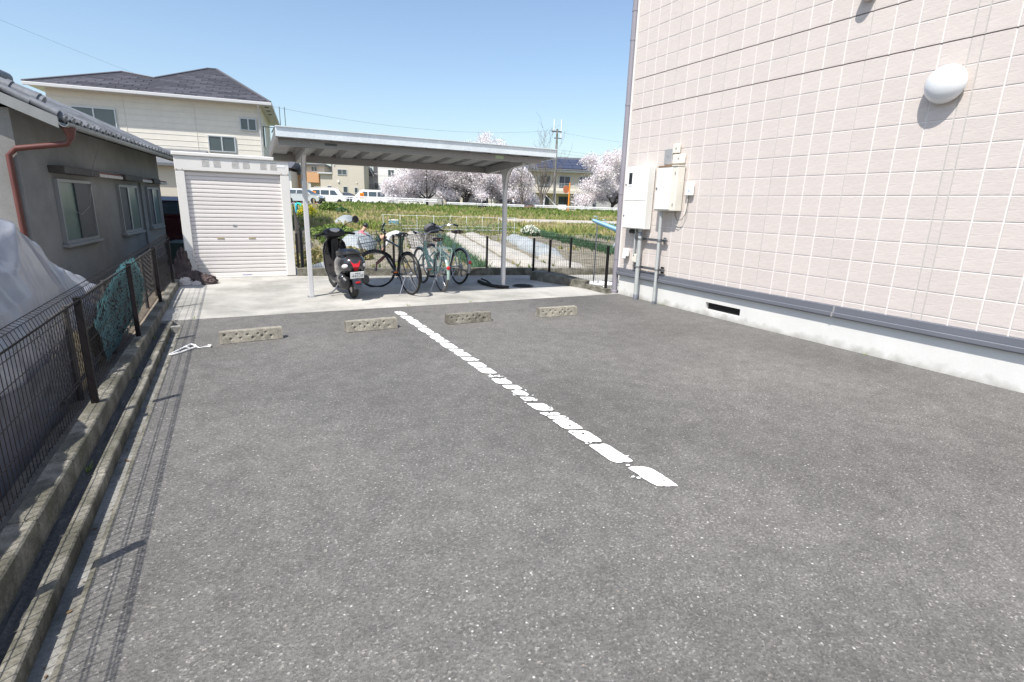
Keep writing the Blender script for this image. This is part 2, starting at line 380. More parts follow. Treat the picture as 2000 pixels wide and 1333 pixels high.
# ------------------------------------------------------------------ GROUND
def terrain_mat():
    m = bpy.data.materials.new('field_earth'); m.use_nodes = True; n = m.node_tree.nodes; L = m.node_tree.links; b = n['Principled BSDF']
    g = n.new('ShaderNodeNewGeometry'); sx = n.new('ShaderNodeSeparateXYZ'); 
    mp = n.new('ShaderNodeMapping'); mp.vector_type = 'POINT'; mp.inputs['Rotation'].default_value = (0, 0, PH); L.new(g.outputs['Position'], mp.inputs[0])
    L.new(mp.outputs[0], sx.inputs[0])
    def noi(s, d, v=g.outputs['Position']):
        t = n.new('ShaderNodeTexNoise'); t.inputs['Scale'].default_value = s; t.inputs['Detail'].default_value = d; L.new(v, t.inputs['Vector']); return t.outputs[0]
    def ramp(src, pts):
        rp = n.new('ShaderNodeValToRGB'); e = rp.color_ramp.elements
        while len(e) < len(pts): e.new(.5)
        for k, (p, c) in enumerate(pts): e[k].position = p; e[k].color = tuple(c)+(1,)
        L.new(src, rp.inputs[0]); return rp.outputs[0]
    soil = ramp(noi(2.5, 9), [(.3, (.15, .14, .105)), (.5, (.22, .2, .155)), (.7, (.3, .27, .22))])
    gr = ramp(noi(.35, 8), [(.35, (.115, .16, .04)), (.5, (.2, .21, .075)), (.65, (.33, .29, .13))])
    ad = n.new('ShaderNodeMath'); ad.operation = 'MULTIPLY_ADD'; ad.inputs[1].default_value = 6; L.new(noi(.3, 4), ad.inputs[0]); L.new(sx.outputs[1], ad.inputs[2])
    mr = n.new('ShaderNodeMapRange'); mr.inputs[1].default_value = 35.5; mr.inputs[2].default_value = 38; L.new(ad.outputs[0], mr.inputs[0])
    mx = n.new('ShaderNodeMix'); mx.data_type = 'RGBA'; L.new(mr.outputs[0], mx.inputs[0]); L.new(soil, mx.inputs[6]); L.new(gr, mx.inputs[7])
    L.new(mx.outputs[2], b.inputs['Base Color']); b.inputs['Roughness'].default_value = .95; b.inputs['Specular IOR Level'].default_value = .1
    bp = n.new('ShaderNodeBump'); bp.inputs['Strength'].default_value = .6; bp.inputs['Distance'].default_value = .05; L.new(noi(9, 6), bp.inputs['Height']); L.new(bp.outputs[0], b.inputs['Normal'])
    return m
tb = MB()
ss = [-60, -25, -8, 0, 4, 7, 10, 12]+[14+2*i for i in range(13)]+[41+1.5*i for i in range(24)]+[80, 90, 110, 150, 250, 500, 900]
ts = [-500, -200, -90, -50, -34, -26, -20]+[-17+2*i for i in range(36)]+[58, 64, 75, 100, 200, 500]
vs = []
for s_ in ss:
    for t_ in ts:
        p = F(s_, t_); z = hgt(s_, t_)
        if 10 < s_ < 66: z += noise.noise((p.x*.5, p.y*.5, 0))*.05
        vs.append((p.x, p.y, z))
nt_ = len(ts)
tb.add(vs, [(i*nt_+j, i*nt_+j+1, (i+1)*nt_+j+1, (i+1)*nt_+j) for i in range(len(ss)-1) for j in range(nt_-1)])
struct('ground', tb, terrain_mat(), 'open farmland rising to a grassy embankment')

# asphalt lot
a = MB()
nx, ny = 40, 60
a.grid(lambda u, v: (lerp(-.60, 6.03, u), lerp(-4.5, 7.42-.03*u, v), .004*noise.noise((u*5, v*6, 3))-.0035), nx, ny)
struct('parking_lot', a, m_asphalt, 'grey weathered asphalt parking lot')
# concrete slab behind the asphalt, with its own thickness
a = MB()
poly = [(-.62, 7.40), (6.02, 7.37), (8.6, 7.37), (8.6, 9.45), (1.2, 11.12), (1.2, 13.8), (-.85, 13.8), (-.85, 7.43)]
top = [(x, y, .0) for x, y in poly]; bot = [(x, y, -.5) for x, y in poly]; n_ = len(poly)
a.add(top+bot, [tuple(range(n_))]+[((i+1) % n_, i, i+n_, (i+1) % n_+n_) for i in range(n_)])
struct('concrete_apron', a, m_conc, 'pale stained concrete apron under shed and carport', smooth=False)
# asphalt body sides (keep it closed towards the gutter)
a = MB(); a.box(-.62, -.598, -4.5, 7.0, -.4, -.001, .004)
struct('gutter_edge', a, m_conc2, 'rough mortar edge along the asphalt', smooth=False)
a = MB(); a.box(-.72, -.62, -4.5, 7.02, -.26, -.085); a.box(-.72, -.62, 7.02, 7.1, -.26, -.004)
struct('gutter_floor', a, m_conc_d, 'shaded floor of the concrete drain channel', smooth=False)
a = MB()
y = -4.5
while y < 7.4:
    a.box(-.774, -.717, y, min(y+.597, 7.42), -.26, -.002+random.uniform(-.003, .004), .006); y += .6
struct('gutter_wall', a, m_conc2, 'thin concrete side wall of the drain channel', smooth=False)
a = MB(); a.grid(lambda u, v: (lerp(-.86, -.77, u), lerp(-4.5, 7.43, v), -.035+.02*noise.noise((u*6, v*90, 1))), 5, 300)
struct('gravel_strip', a, m_gravel, 'dark gravel between kerb and drain')
kb = thing('kerb', 'low concrete kerb carrying the dark mesh fence along the left side', 'kerb', (-.9, 3, 0))
y = -4.5; bk = MB(); bk.box(-.052, .052, 0, .594, -.3, .1, .008); me = bk.mesh('kerb_block', m_conc2, False)
while y < 10.0:
    o = link('kerb_block', me, kb, (random.uniform(-.003, .003), y-3, random.uniform(-.004, .004))); y += .6
# neighbour yard
a = MB(); a.grid(lambda u, v: (lerp(-30, -.94, u), lerp(-6, 30, v), -.06+.03*noise.noise((u*40, v*50, 0))), 60, 80)
struct('yard_ground', a, m_yard, 'bare earth of the neighbouring yard')

# ------------------------------------------------------------------ painted line
ln = bpy.data.objects.new('painted_line', None); C.objects.link(ln); tag(ln, 'broken white parking line of worn paint patches', None, None, 'structure')
def paint(yc, L_, w, xc, skew=0, holes=0):
    mb = MB(); n = 44; vs = [(xc, yc, .003)]
    for i in range(n):
        an = 2*PI*i/n; c, s_ = math.cos(an), math.sin(an)
        e = 5.5; rr = (abs(c)**e+abs(s_)**e)**(-1/e)
        q = 1+.09*noise.noise((c*2.2+yc*7, s_*2.2, xc))+.05*noise.noise((c*9+yc*7, s_*9, xc))+.025*random.uniform(-1, 1)
        x = c*rr*w/2*q; yy = s_*rr*L_/2*q
        vs.append((xc+x, yc+yy+skew*x, .003))
    mb.add(vs, [(0, 1+i, 1+(i+1) % n) for i in range(n)])
    part('paint_patch', mb, m_line, ln)
seq = [(6.923, 0.26), (6.636, 0.243), (6.416, 0.197), (6.255, 0.189), (6.071, 0.18), (5.84, 0.282), (5.62, 0.159), (5.446, 0.189), (5.285, 0.132), (5.083, 0.271), (4.884, 0.128), (4.724, 0.192), (4.542, 0.152), (4.35, 0.196), (4.144, 0.216), (3.969, 0.054), (3.823, 0.177), (3.652, 0.138), (3.498, 0.143), (3.353, 0.122), (3.172, 0.192), (3.03, 0.069), (2.944, 0.092), (2.813, 0.212), (2.603, 0.226), (2.335, 0.311), (2.003, 0.284)]
for yc, L_ in seq:
    worn = 3.3 < yc < 3.53 or abs(yc-3.969) < .01
    paint(yc, L_*.90-.012, .125-(.03 if worn else 0), 1.94+random.uniform(-.008, .008)+(.035 if yc < 2.1 else 0), -.42)
    for q in range(3 if not worn else 12):
        paint(yc+random.uniform(-.6, .6)*L_, random.uniform(.008, .022), random.uniform(.008, .025), 1.945+random.uniform(-.07, .07), 0)

# ------------------------------------------------------------------ wheel stops
def wheel_stop(mb, seed):
    rnd = random.Random(seed); L_, hh = .6, .115
    pits = [(-.24+.048*2*(i//2)*1.0+(.05 if i % 2 else 0), .34 if i % 2 else .68) for i in range(10)]
    pits = [(px+rnd.uniform(-.015, .015), pz+rnd.uniform(-.06, .06), rnd.uniform(.013, .017)) for px, pz in pits]
    nu, nv = 84, 16
    def fr(u, v):
        x = lerp(-L_/2, L_/2, u); z = v*hh; y = lerp(-.075, -.045, v); d = 0
        for px, pz, pr in pits:
            q = math.hypot(x-px, (v-pz)*hh)
            if q < pr: d = max(d, min(1, (pr-q)/.006)*.013)
        return (x, y+d+.0015*noise.noise((x*60, z*60, seed)), z+(.002*noise.noise((x*25, 5, seed)) if v == 1 else 0))
    mb.grid(fr, nu, nv)
    top = [fr(i/nu, 1) for i in range(nu+1)]; bt = [(p[0], .045, hh+.002*noise.noise((p[0]*25, 9, seed))) for p in top]
    mb.loft([top, bt], False, closed=False)
    mb.loft([bt, [(p[0], .075, 0) for p in top]], False, closed=False)
    for i, sg in ((0, 1), (nu, -1)):
        q = [fr(i/nu, j/nv) for j in range(nv+1)]+[bt[i], (bt[i][0], .075, 0)]
        mb.add(q, [tuple(range(len(q))) if sg > 0 else tuple(range(len(q)))[::-1]])
    return mb
ws_l = ['pale concrete wheel stop with round pits, nearest the left fence', 'pale concrete wheel stop just left of the white line\'s far end',
        'dark mossy pitted concrete wheel stop just right of the white line', 'pale concrete wheel stop nearest the pink building']
for k, (x, y, rz) in enumerate(((.09, 6.08, .09), (1.365, 6.15, .06), (2.6, 6.13, .03), (3.92, 6.1, -.005))):
    o = link('wheel_stop', wheel_stop(MB(), k+1).mesh('wheel_stop', m_block2 if k == 2 else m_block, True, 50), None, (x, y, 0)); o.rotation_euler = (0, 0, rz)
    tag(o, ws_l[k], 'wheel stop', 'wheel stops across the parking bays')

# ------------------------------------------------------------------ APARTMENT BUILDING (right)
BX = 6.0
bd = thing('apartment_building', 'tall pink tiled building with grey base trim filling the right side', 'building', (BX, 4, 0))
w = MB(); w.box(BX+.012, 16, -4, 7.40, .44, 7.2)
part('wall', w, m_grout, bd, smooth=False)
w = MB()
w.box(BX+.015, 15.9, -4, 4.79, -.3, .335); w.box(BX+.015, 15.9, 5.39, 7.38, -.3, .335); w.box(BX+.015, 15.9, 4.79, 5.39, -.3, .085); w.box(BX+.015, 15.9, 4.79, 5.39, .19, .335); w.box(BX+.09, 15.8, 4.79, 5.39, .085, .19)
fo = part('foundation', w, m_found, bd, smooth=False)
w = MB(); w.box(BX+.085, BX+.0895, 4.79, 5.39, .09, .185)
for i in range(7): w.box(BX+.07, BX+.085, 4.79, 5.39, .097+.013*i, .102+.013*i)
part('vent_opening', w, m_black, fo, smooth=False)
w = MB()
w.box(BX-.022, BX+.011, -4, 7.41, .395, .462, .002); w.box(BX-.045, BX+.011, -4, 7.412, .345, .394, .006); w.box(BX-.03, BX+.011, -4, 7.41, .336, .3445, .001)
bb_ = part('base_flashing', w, m_flash, bd, smooth=False)
w = MB(); w.box(BX-.047, BX-.0455, 3.515, 3.535, .342, .398); w.box(BX-.024, BX-.0225, 3.515, 3.535, .395, .464)
part('flashing_joint', w, m_alu_l, bb_, smooth=False)
# tiles
cols = []
yj = 7.36
edges = [4.605+.23*i for i in range(12)]
ycs = [3.688+.23*(i+.5) for i in range(16)]+[2.767+.23*(i+.5) for i in range(4)]+[2.674-.23*(i+.5) for i in range(28)]
tm = MB(); tm.box(.0082, .0117, -.1085, .1085, -.1085, .1085, .003); tme = tm.mesh('tile', m_tile, False)
rows = [.4645+.11375+.2275*i-.012 for i in range(29)]
# rows are aligned to the two dark panel laps at 3.03 and 3.485
rows = [3.03+.2275*(i+.5) for i in range(-12, 17)]
allt = []
for yc in ycs:
    for zc in rows:
        v = Vector((BX, yc, zc))-Vector((0, 0, H)); dpt = v.dot(f)
        if dpt > .2:
            px, py = v.dot(rv)/dpt*FPX+1000, 666.5-v.dot(uv)/dpt*FPX
            vis = -60 < px < 2060 and -60 < py < 1400
            sz = 1/dpt*abs(v.normalized().x)
        else: vis, sz = False, 0
        allt.append((not vis, -sz, yc, zc))
allt.sort()
stf = MB()
for k, (nv_, q, yc, zc) in enumerate(allt):
    dx = random.uniform(-.0006, .0002); cut = zc-.109 < .47
    if yc+.1095 > 7.375: continue
    if k < 300 and not cut:
        o = link('tile', tme, bd, (dx, yc-4, zc))
    else:
        stf.box(BX+.0082+dx, BX+.0117+dx, yc-.1085, yc+.1085, max(zc-.1085, .466), zc+.1085, .003)
for zc in rows: stf.box(BX+.0082, BX+.0117, 2.68, 2.761, max(zc-.1085, .466), zc+.1085, .003)
part('tile_field', stf, m_tile, bd, smooth=False, kind='stuff')
w = MB()
for yj in [7.368, 6.448, 5.528, 4.608, 3.688, 2.767, 2.674, 1.754, .834]: w.box(BX+.0098, BX+.0118, yj-.005, yj+.005, .466, 7.15)
part('joint_sealant', w, m_seal, bd, smooth=False)
w = MB()
for zj in (3.03, 3.485, 5.305, 5.76): w.box(BX+.0092, BX+.0119, -4, 7.37, zj-.006, zj+.004)
part('panel_lap', w, m_gap, bd, smooth=False)
w = MB(); w.box(BX-.013, BX+.0118, 7.376, 7.412, .464, 7.2, .003)
part('corner_trim', w, m_grout, bd, smooth=False)
w = MB(); w.box(BX-.02, BX-.003, 2.69, 2.75, .3, .3)
# downpipe on the far corner
w = MB(); w.tube([(BX-.0, 7.475, .0), (BX-.0, 7.475, 7.1)], .05, 14)
dp = part('downpipe', w, m_pipe, bd)
w = MB()
for z in (.62, 1.72, 3.13, 4.1, 4.52): w.lathe([(.055, -.02), (.055, .02)], 14, T(BX, 7.475, z)); w.box(BX-.01, BX+.035, 7.39, 7.44, z-.008, z+.008)
part('pipe_clip', w, m_pipe, dp)
w = MB(); w.lathe([(.058, 0), (.058, .05), (.052, .056)], 14, T(BX, 7.475, 0)); part('pipe_shoe', w, m_pipe, dp)
# vent hood near the top edge of the frame
w = MB()
w.loft([[(BX-.012-d, 3.74+rr*math.cos(a_), 3.66+rr*math.sin(a_)) for a_ in [2*PI*j/20 for j in range(20)]] for d, rr in ((0, .075), (.06, .075), (.085, .06), (.09, .03))])
hd = solo('vent_hood', w, m_tile, 'round pinkish vent hood high on the tiled wall at the photo\'s top edge', 'vent')
# wall lamp
lp = thing('wall_lamp', 'white egg shaped dome lamp on the pink tiled wall', 'wall lamp', (BX-.012, 2.87, 2.655))
w = MB(); w.loft([[(-d, rr*math.cos(a_), rr*math.sin(a_)) for a_ in [2*PI*j/40 for j in range(40)]] for d, rr in [(.028+.118*math.sin(q), .168*max(math.cos(q)**.9, .02)) for q in [PI/2*i/14 for i in range(15)]]])
part('lamp_shade', w, m_lampw, lp, world=False, ang=80)
w = MB(); w.loft([[(-d, rr*math.cos(a_), rr*math.sin(a_)) for a_ in [2*PI*j/40 for j in range(40)]] for d, rr in ((0, .145), (.01, .15), (.027, .163))])
part('lamp_base', w, m_meter2, lp, world=False)
# electric boxes
e1 = thing('meter_box', 'tall cream electricity meter box with dark window beside the building corner', 'electric box', (5.9, 7.04, 1.15))
w = MB(); w.box(5.84, 5.987, 6.66, 7.19, 1.152, 2.125, .01); part('housing', w, m_meter, e1)
w = MB(); w.box(5.822, 5.8395, 6.672, 7.178, 1.595, 2.115, .006); d1 = part('door', w, m_meter, e1, label='upper door with the dark window')
w = MB(); w.box(5.822, 5.8395, 6.672, 7.178, 1.162, 1.588, .006); d2 = part('door', w, m_meter, e1, label='plain lower door')
w = MB(); w.box(5.816, 5.8215, 6.98, 7.11, 1.83, 2.05, .004); wi = part('meter_window', w, m_plate, d1)
w = MB(); w.box(5.8135, 5.8158, 7.005, 7.085, 1.855, 2.03); part('pane', w, m_glassdark, wi, smooth=False)
for dd, zz in ((d1, 1.85), (d2, 1.36)):
    w = MB(); w.loft([[(5.8215-d, 7.15+.014*math.cos(a_), zz+.014*math.sin(a_)) for a_ in [2*PI*j/12 for j in range(12)]] for d in (0, .008)]); part('lock', w, m_steel, dd)
e2 = thing('breaker_box', 'smaller cream breaker box with rusty top edge beside the meter box', 'electric box', (5.9, 6.34, 1.45))
w = MB(); w.box(5.838, 5.987, 6.035, 6.46, 1.452, 2.088, .008); part('housing', w, m_meter2, e2)
w = MB(); w.box(5.822, 5.8375, 6.13, 6.45, 1.47, 2.07, .005); d1 = part('door', w, m_meter, e2)
w = MB(); w.box(5.826, 5.99, 6.03, 6.465, 2.0885, 2.1, .003); part('rain_lip', w, m_meter2, e2)
w = MB(); w.box(5.826, 5.88, 6.15, 6.43, 2.1005, 2.103); w.box(5.8245, 5.826, 6.15, 6.42, 2.0905, 2.0985); part('rust_streak', w, m_rust, e2, smooth=False)
w = MB(); w.loft([[(5.8215-d, 6.42+.014*math.cos(a_), 1.78+.016*math.sin(a_)) for a_ in [2*PI*j/12 for j in range(12)]] for d in (0, .01)]); part('lock', w, m_steel, d1)
w = MB(); w.box(5.834, 5.8378, 6.07, 6.085, 1.52, 1.56); w.box(5.834, 5.8378, 6.07, 6.085, 1.97, 2.01); part('hinge', w, m_steel, e2, smooth=False)
e3 = thing('junction_box', 'little white box with a thin cable right of the breaker box', 'electric box', (5.96, 5.9, 1.67))
w = MB(); w.box(5.945, 5.987, 5.815, 5.965, 1.675, 1.86, .012); part('housing', w, m_white, e3)
w = MB(); w.box(5.944, 5.9449, 5.865, 5.9, 1.735, 1.748); part('blue_mark', w, mat('blue_print', (.12, .2, .5), .5), e3, smooth=False)
w = MB(); w.tube([(5.97, 5.9, 1.675), (5.965, 5.9, 1.55), (5.955, 5.91, 1.42), (5.95, 5.97, 1.33), (5.95, 6.06, 1.32), (5.955, 6.12, 1.39), (5.96, 6.13, 1.452)], .0045, 6); part('cable', w, m_black, e3)
w = MB(); w.tube([(5.978, 5.925, 1.675), (5.975, 5.93, 1.5), (5.97, 5.97, 1.3), (5.97, 6.05, 1.24), (5.975, 6.1, 1.25)], .004, 6); part('cable', w, m_meter2, e3)
g_ = 'cover plates above the breaker box'
for nm, lb, (y0, y1, z0, z1), mm in (('cover_plate', 'silver topped cover plate, farthest left above the breaker box', (6.31, 6.48, 2.14, 2.36), m_alu_l), ('cover_plate', 'single cream cover plate topmost above the breaker box', (6.17, 6.31, 2.285, 2.42), m_meter2),
                             ('cover_plate', 'double cream cover plate directly above the breaker box right end', (6.05, 6.3, 2.14, 2.27), m_meter2)):
    rt_ = thing(nm, lb, 'cover plate', (5.98, (y0+y1)/2, z0), g_)
    w = MB(); w.box(5.96, 5.988, y0, y1, z0, z1, .008); part('cover', w, mm, rt_)
    w = MB(); w.box(5.957, 5.9598, (y0+y1)/2-.012, (y0+y1)/2+.012, (z0+z1)/2-.012, (z0+z1)/2+.012, .004); part('screw_cap', w, m_steel, rt_)
p1 = thing('conduit_pipe', 'thick grey conduit running down from the meter box to the ground', 'conduit', (5.9, 6.8, 0), 'grey conduits on the building wall')
w = MB(); w.tube([(5.9, 6.785, .05), (5.9, 6.8, 1.152)], .034, 14); part('pipe', w, m_conduit, p1)
w = MB(); w.lathe([(.039, 0), (.039, .09), (.035, .095)], 14, T(5.9, 6.785, -.002)); w.lathe([(.038, 0), (.038, .06)], 14, T(5.9, 6.798, 1.05)); part('coupling', w, m_flash, p1)
p2 = thing('conduit_pipe', 'thinner grey conduit running down from the breaker box to the ground', 'conduit', (5.9, 6.35, 0), 'grey conduits on the building wall')
w = MB(); w.tube([(5.9, 6.34, .03), (5.9, 6.36, 1.452)], .024, 12); part('pipe', w, m_conduit, p2)
w = MB(); w.lathe([(.028, 0), (.028, .05)], 12, T(5.9, 6.34, -.002)); w.lathe([(.028, 0), (.028, .04)], 12, T(5.9, 6.353, .98)); part('coupling', w, m_flash, p2)
w = MB(); w.tube([(5.93, 6.95, .72), (5.93, 6.95, 1.152)], .015, 10)
p3 = solo('conduit_stub', w, m_conduit, 'short thin conduit hanging behind the thick one under the meter box', 'conduit')
for z, lb in ((1.0, 'upper steel channel bracket holding the two conduits'), (.545, 'lower steel channel bracket holding the two conduits')):
    b_ = thing('channel_bracket', lb, 'bracket', (5.95, 6.55, z), 'brackets holding the conduits')
    w = MB(); w.box(5.935, 5.965, 6.23, 6.98, z-.02, z-.016); w.box(5.935, 5.965, 6.23, 6.98, z+.016, z+.02); w.box(5.961, 5.965, 6.23, 6.98, z-.016, z+.016); part('channel', w, m_steel, b_, smooth=False)
    for yy, rr in ((6.793, .04), (6.35, .03)):
        w = MB(); w.lathe([(rr, -.012), (rr, .012)], 14, T(5.9, yy, z)); w.box(5.9, 5.936, yy-.012, yy+.012, z-.01, z+.01); part('pipe_clamp', w, m_steel, b_)
    for yy in (6.3, 6.93):
        w = MB(); w.box(5.966, 5.99, yy-.03, yy+.03, z-.05, z+.05, .003); part('bracket_foot', w, m_black if z < .8 else m_steel, b_)
w = MB(); w.box(5.93, 5.986, 6.86, 7.0, .6, .74, .012); solo('outlet_box', w, m_meter2, 'small cream outlet box behind the thick conduit, just above the base trim', 'outlet')
w = MB(); w.box(5.93, 5.986, 7.12, 7.25, .68, .81, .012); w.box(5.9, 5.94, 7.15, 7.22, .64, .7, .01); solo('tap_cover', w, m_white, 'small white cover low on the wall next to the corner downpipe', 'cover')
w = MB(); w.box(5.9, 5.986, 6.98, 7.1, 1.07, 1.14, .02); solo('cable_gland', w, m_black, 'black cable gland under the left end of the meter box', 'gland')

# ------------------------------------------------------------------ SHED
SY = 11.2
sh = thing('storage_shed', 'beige steel storage shed with closed roller shutter', 'shed', (.15, SY, 0))
w = MB(); w.box(-.77, -.725, SY+.06, SY+2.4, .03, 2.12); w.box(1.02, 1.06, SY+.06, SY+2.4, .03, 2.12); w.box(-.725, 1.02, SY+2.36, SY+2.4, .03, 2.1); part('side_wall', w, m_shed, sh, smooth=False)
w = MB(); w.box(-.772, -.632, SY, SY+.09, .012, 1.885, .006); w.box(-.772, -.632, SY, SY+.09, 1.888, 1.9, .002); part('post', w, m_shed, sh)
w = MB(); w.box(.905, 1.062, SY, SY+.09, .012, 1.885, .006); w.box(.905, 1.062, SY, SY+.09, 1.888, 1.9, .002); part('post', w, m_shed, sh)
w = MB(); w.box(-.774, 1.064, SY-.004, SY+.1, 1.9, 2.14, .006); hdr = part('header', w, m_shed, sh)
w = MB(); w.box(-.80, 1.09, SY-.03, SY+2.45, 2.142, 2.205, .01); part('roof', w, m_shed, sh)
w = MB(); w.box(-.632, .905, SY+.01, SY+.1, 0, .03, .004); part('sill', w, m_shed, sh)
sl = MB(); zz = .0
prof = [(0, 0), (-.012, .004), (-.014, .03), (-.012, .052), (-.0, .06), (.004, .066), (.004, .071)]
secs = [[(x, y_, z_) for y_, z_ in prof] for x in (-.768, .768)]
sl.loft(secs, False, closed=False); sme = sl.mesh('slat', m_shutter, True, 30)
shu = MB(); shu.box(-.632, .905, SY+.075, SY+.085, .03, 1.9); shu_o = part('shutter', shu, m_shutter, sh, smooth=False)
for i in range(26):
    link('slat', sme, shu_o, (.1365-.15, SY+.066-SY, .032+.0715*i))
for i, x in enumerate((-.18, .34)):
    w = MB(); w.box(x-.06, x+.06, SY+.045, SY+.052, .715, .74, .004); w.box(x-.05, x+.05, SY+.0435, SY+.0448, .722, .733); part('pull_handle', w, m_plywood, shu_o)
w = MB(); w.box(.04, .1, SY+.044, SY+.052, .94, .975, .012); part('lock', w, m_steel, shu_o)
w = MB(); w.box(.12, .28, SY+.046, SY+.052, .035, .052); part('shutter_label', w, mat('grey_blue_label', (.3, .3, .42), .6), shu_o, smooth=False)
for i, x in enumerate((-.3, -.12, .17, .345, .63, .8)):
    w = MB(); w.box(x-.062, x+.062, SY-.0055, SY-.0042, 1.975, 2.105)
    for q in range(8):
        z = 1.982+.0155*q; w.add([(x-.055, SY-.0055, z+.009), (x+.055, SY-.0055, z+.009), (x+.055, SY-.0085, z), (x-.055, SY-.0085, z)], [(0, 1, 2, 3), (3, 2, 1, 0)])
    part('louvre', w, m_shed, hdr, smooth=False)
for x in (-.75, -.66, .925, 1.04):
    w = MB(); w.lathe([(.008, 0), (.008, .005)], 8, T(x, SY-.004, 1.915) @ rot('X', PI/2)); part('bolt', w, m_rust, hdr)
w = MB(); w.box(.86, 1.0, SY-.0075, SY-.0045, 2.03, 2.07, .001); part('sticker', w, m_white, hdr)

# ------------------------------------------------------------------ CARPORT
CR = -.022
cp = thing('carport', 'grey flat roofed bicycle shelter on two slim posts', 'carport', (2.69, 8.6, 0), rot=(0, 0, CR))
def cl(x, y, z): return (x, y, z)
X0, X1 = -2.05, 2.06; YF, YB = -.92, 1.08
zr = lambda y: 2.315-.055*(y-YF)           # roof falls towards the back
w = MB()
def para(mb, x0, x1, y0, y1, zb, zt, c=0):  # box following the roof slope: heights relative to zr
    vs = [(x, y, zr(y)+z) for x in (x0, x1) for y in (y0, y1) for z in (zb, zt)]
    mb.add(vs, [(0, 1, 3, 2), (4, 6, 7, 5), (0, 4, 5, 1), (2, 3, 7, 6), (0, 2, 6, 4), (1, 5, 7, 3)])
# folded plate roof with wide flats and narrow raised troughs
pitch = .335; prof = []
x = X0+.02
while x < X1-.02:
    for dx, dz in ((0, 0), (.2, 0), (.225, .075), (.31, .075)): 
        if x+dx <= X1-.02: prof.append((x+dx, dz-.075))
    x += pitch
prof.append((X1-.02, -.075))
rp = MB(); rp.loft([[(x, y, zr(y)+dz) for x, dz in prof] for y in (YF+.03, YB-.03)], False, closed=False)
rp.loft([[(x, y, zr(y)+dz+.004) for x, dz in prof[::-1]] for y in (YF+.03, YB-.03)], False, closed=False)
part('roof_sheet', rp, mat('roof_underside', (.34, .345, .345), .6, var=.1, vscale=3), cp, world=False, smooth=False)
w = MB(); para(w, X0-.012, X1+.012, YF-.012, YF+.02, -.085, .03); w.box(X0-.012, X1+.012, YF-.03, YF+.02, zr(YF)+.03, zr(YF)+.042); fa = part('front_fascia', w, m_zinc, cp, world=False, smooth=False)
w = MB(); para(w, X0-.012, X0+.02, YF+.021, YB, -.1, .03); part('side_fascia', w, m_alu, cp, world=False, smooth=False)
w = MB(); para(w, X1-.02, X1+.012, YF+.021, YB, -.1, .03); part('side_fascia', w, m_zinc, cp, world=False, smooth=False)
w = MB(); para(w, X0+.021, X1-.021, YB-.03, YB, -.1, .03); part('rear_fascia', w, m_alu, cp, world=False, smooth=False)
w = MB(); para(w, X0+.03, X1-.16, YF+.17, YF+.235, -.165, -.079); fb = part('front_beam', w, m_alu, cp, world=False, smooth=False)
w = MB(); para(w, X0+.03, X1-.04, YB-.28, YB-.215, -.18, -.079); part('rear_beam', w, m_alu, cp, world=False, smooth=False)
w = MB(); w.box(X0+.6, X0+.76, YF+.166, YF+.169, 2.175, 2.205); part('maker_plate', w, m_shutd, fb, world=False, smooth=False)
w = MB(); w.box(X1-.98, X1-.84, YF+.166, YF+.169, 2.165, 2.215); part('inspection_sticker', w, mat('green_sticker', (.45, .55, .35), .6), fb, world=False, smooth=False)
for x in (-1.78, -1.62, 1.5, 1.62):
    w = MB(); w.lathe([(.009, 0), (.007, .006)], 8, T(x, YF+.169, 2.19) @ rot('X', PI/2)); part('bolt', w, m_steel, fb, world=False)
for x in (-1.67, 1.62):
    w = MB()
    para(w, x-.03, x+.03, YF+.236, YB-.281, -.2, -.079); am = part('cantilever_arm', w, m_alu_l, cp, world=False, smooth=False)
    # post with flared head fore and aft
    sec = lambda a, b_, z: [(x-.032, a, z), (x+.032, a, z), (x+.032, b_, z), (x-.032, b_, z)]
    w = MB(); w.box(x-.034, x+.034, -.034, .034, 0, 1.86, .006); po = part('post', w, m_post, cp, world=False)
    w = MB()
    secs = []
    for q in range(9):
        tt = q/8; d = .034+.3*(1-math.cos(tt*PI/2))**1.1; z = 1.74+.36*math.sin(tt*PI/2)
        secs.append([(x-.026, -d, z-.01), (x+.026, -d, z-.01), (x+.026, .034+d*.62, z-.01-.02*tt), (x-.026, .034+d*.62, z-.01-.02*tt)])
    w.loft(secs); part('flared_head', w, m_post, po, world=False, smooth=False)
    w = MB(); w.tube([(x-.03, -s_[0][1]*-1 if False else s_[0][1], s_[0][2]) for s_ in secs], .006, 6); w.tube([(x+.03, s_[0][1], s_[0][2]) for s_ in secs], .006, 6); part('head_rib', w, m_alu, po, world=False)
    w = MB(); w.box(x-.06, x+.06, -.06, .06, .0, .008, .002); part('base_plate', w, m_steel, po, world=False)

# ------------------------------------------------------------------ mesh fences
def fence_panel(p0, p1, zb, zt, side=1, step=.05, r=.0019, hs=(.0, .15, .3, .45, .56)):
    p0 = Vector(p0); p1 = Vector(p1); d = (p1-p0); L_ = d.length; d.normalize(); n = Vector((d.y, -d.x, 0))*side; mb = MB(); hh = zt-zb
    fold = [(0, hh-.1), (.045, hh-.06), (.03, hh-.012), (0, hh)]
    k = int(L_/step)
    for i in range(k+1):
        q = p0+d*(L_*(i+.5)/(k+1))
        mb.tube([q+Vector((0, 0, zb-.02))]+[q+n*a+Vector((0, 0, zb+b)) for a, b in fold], r, 4, False)
    for z in hs: mb.tube([p0+Vector((0, 0, zb+z))+n*.004, p1+Vector((0, 0, zb+z))+n*.004], r*1.15, 4, False)
    for a, b in fold[0:]: mb.tube([p0+n*a+Vector((0, 0, zb+b)), p1+n*a+Vector((0, 0, zb+b))], r*1.25, 4, False)
    return mb
FX = -.925
fl = thing('mesh_fence', 'dark brown wire mesh fence on the kerb at left', 'fence', (FX, 4.1, .1), 'wire mesh fences around the parking lot')
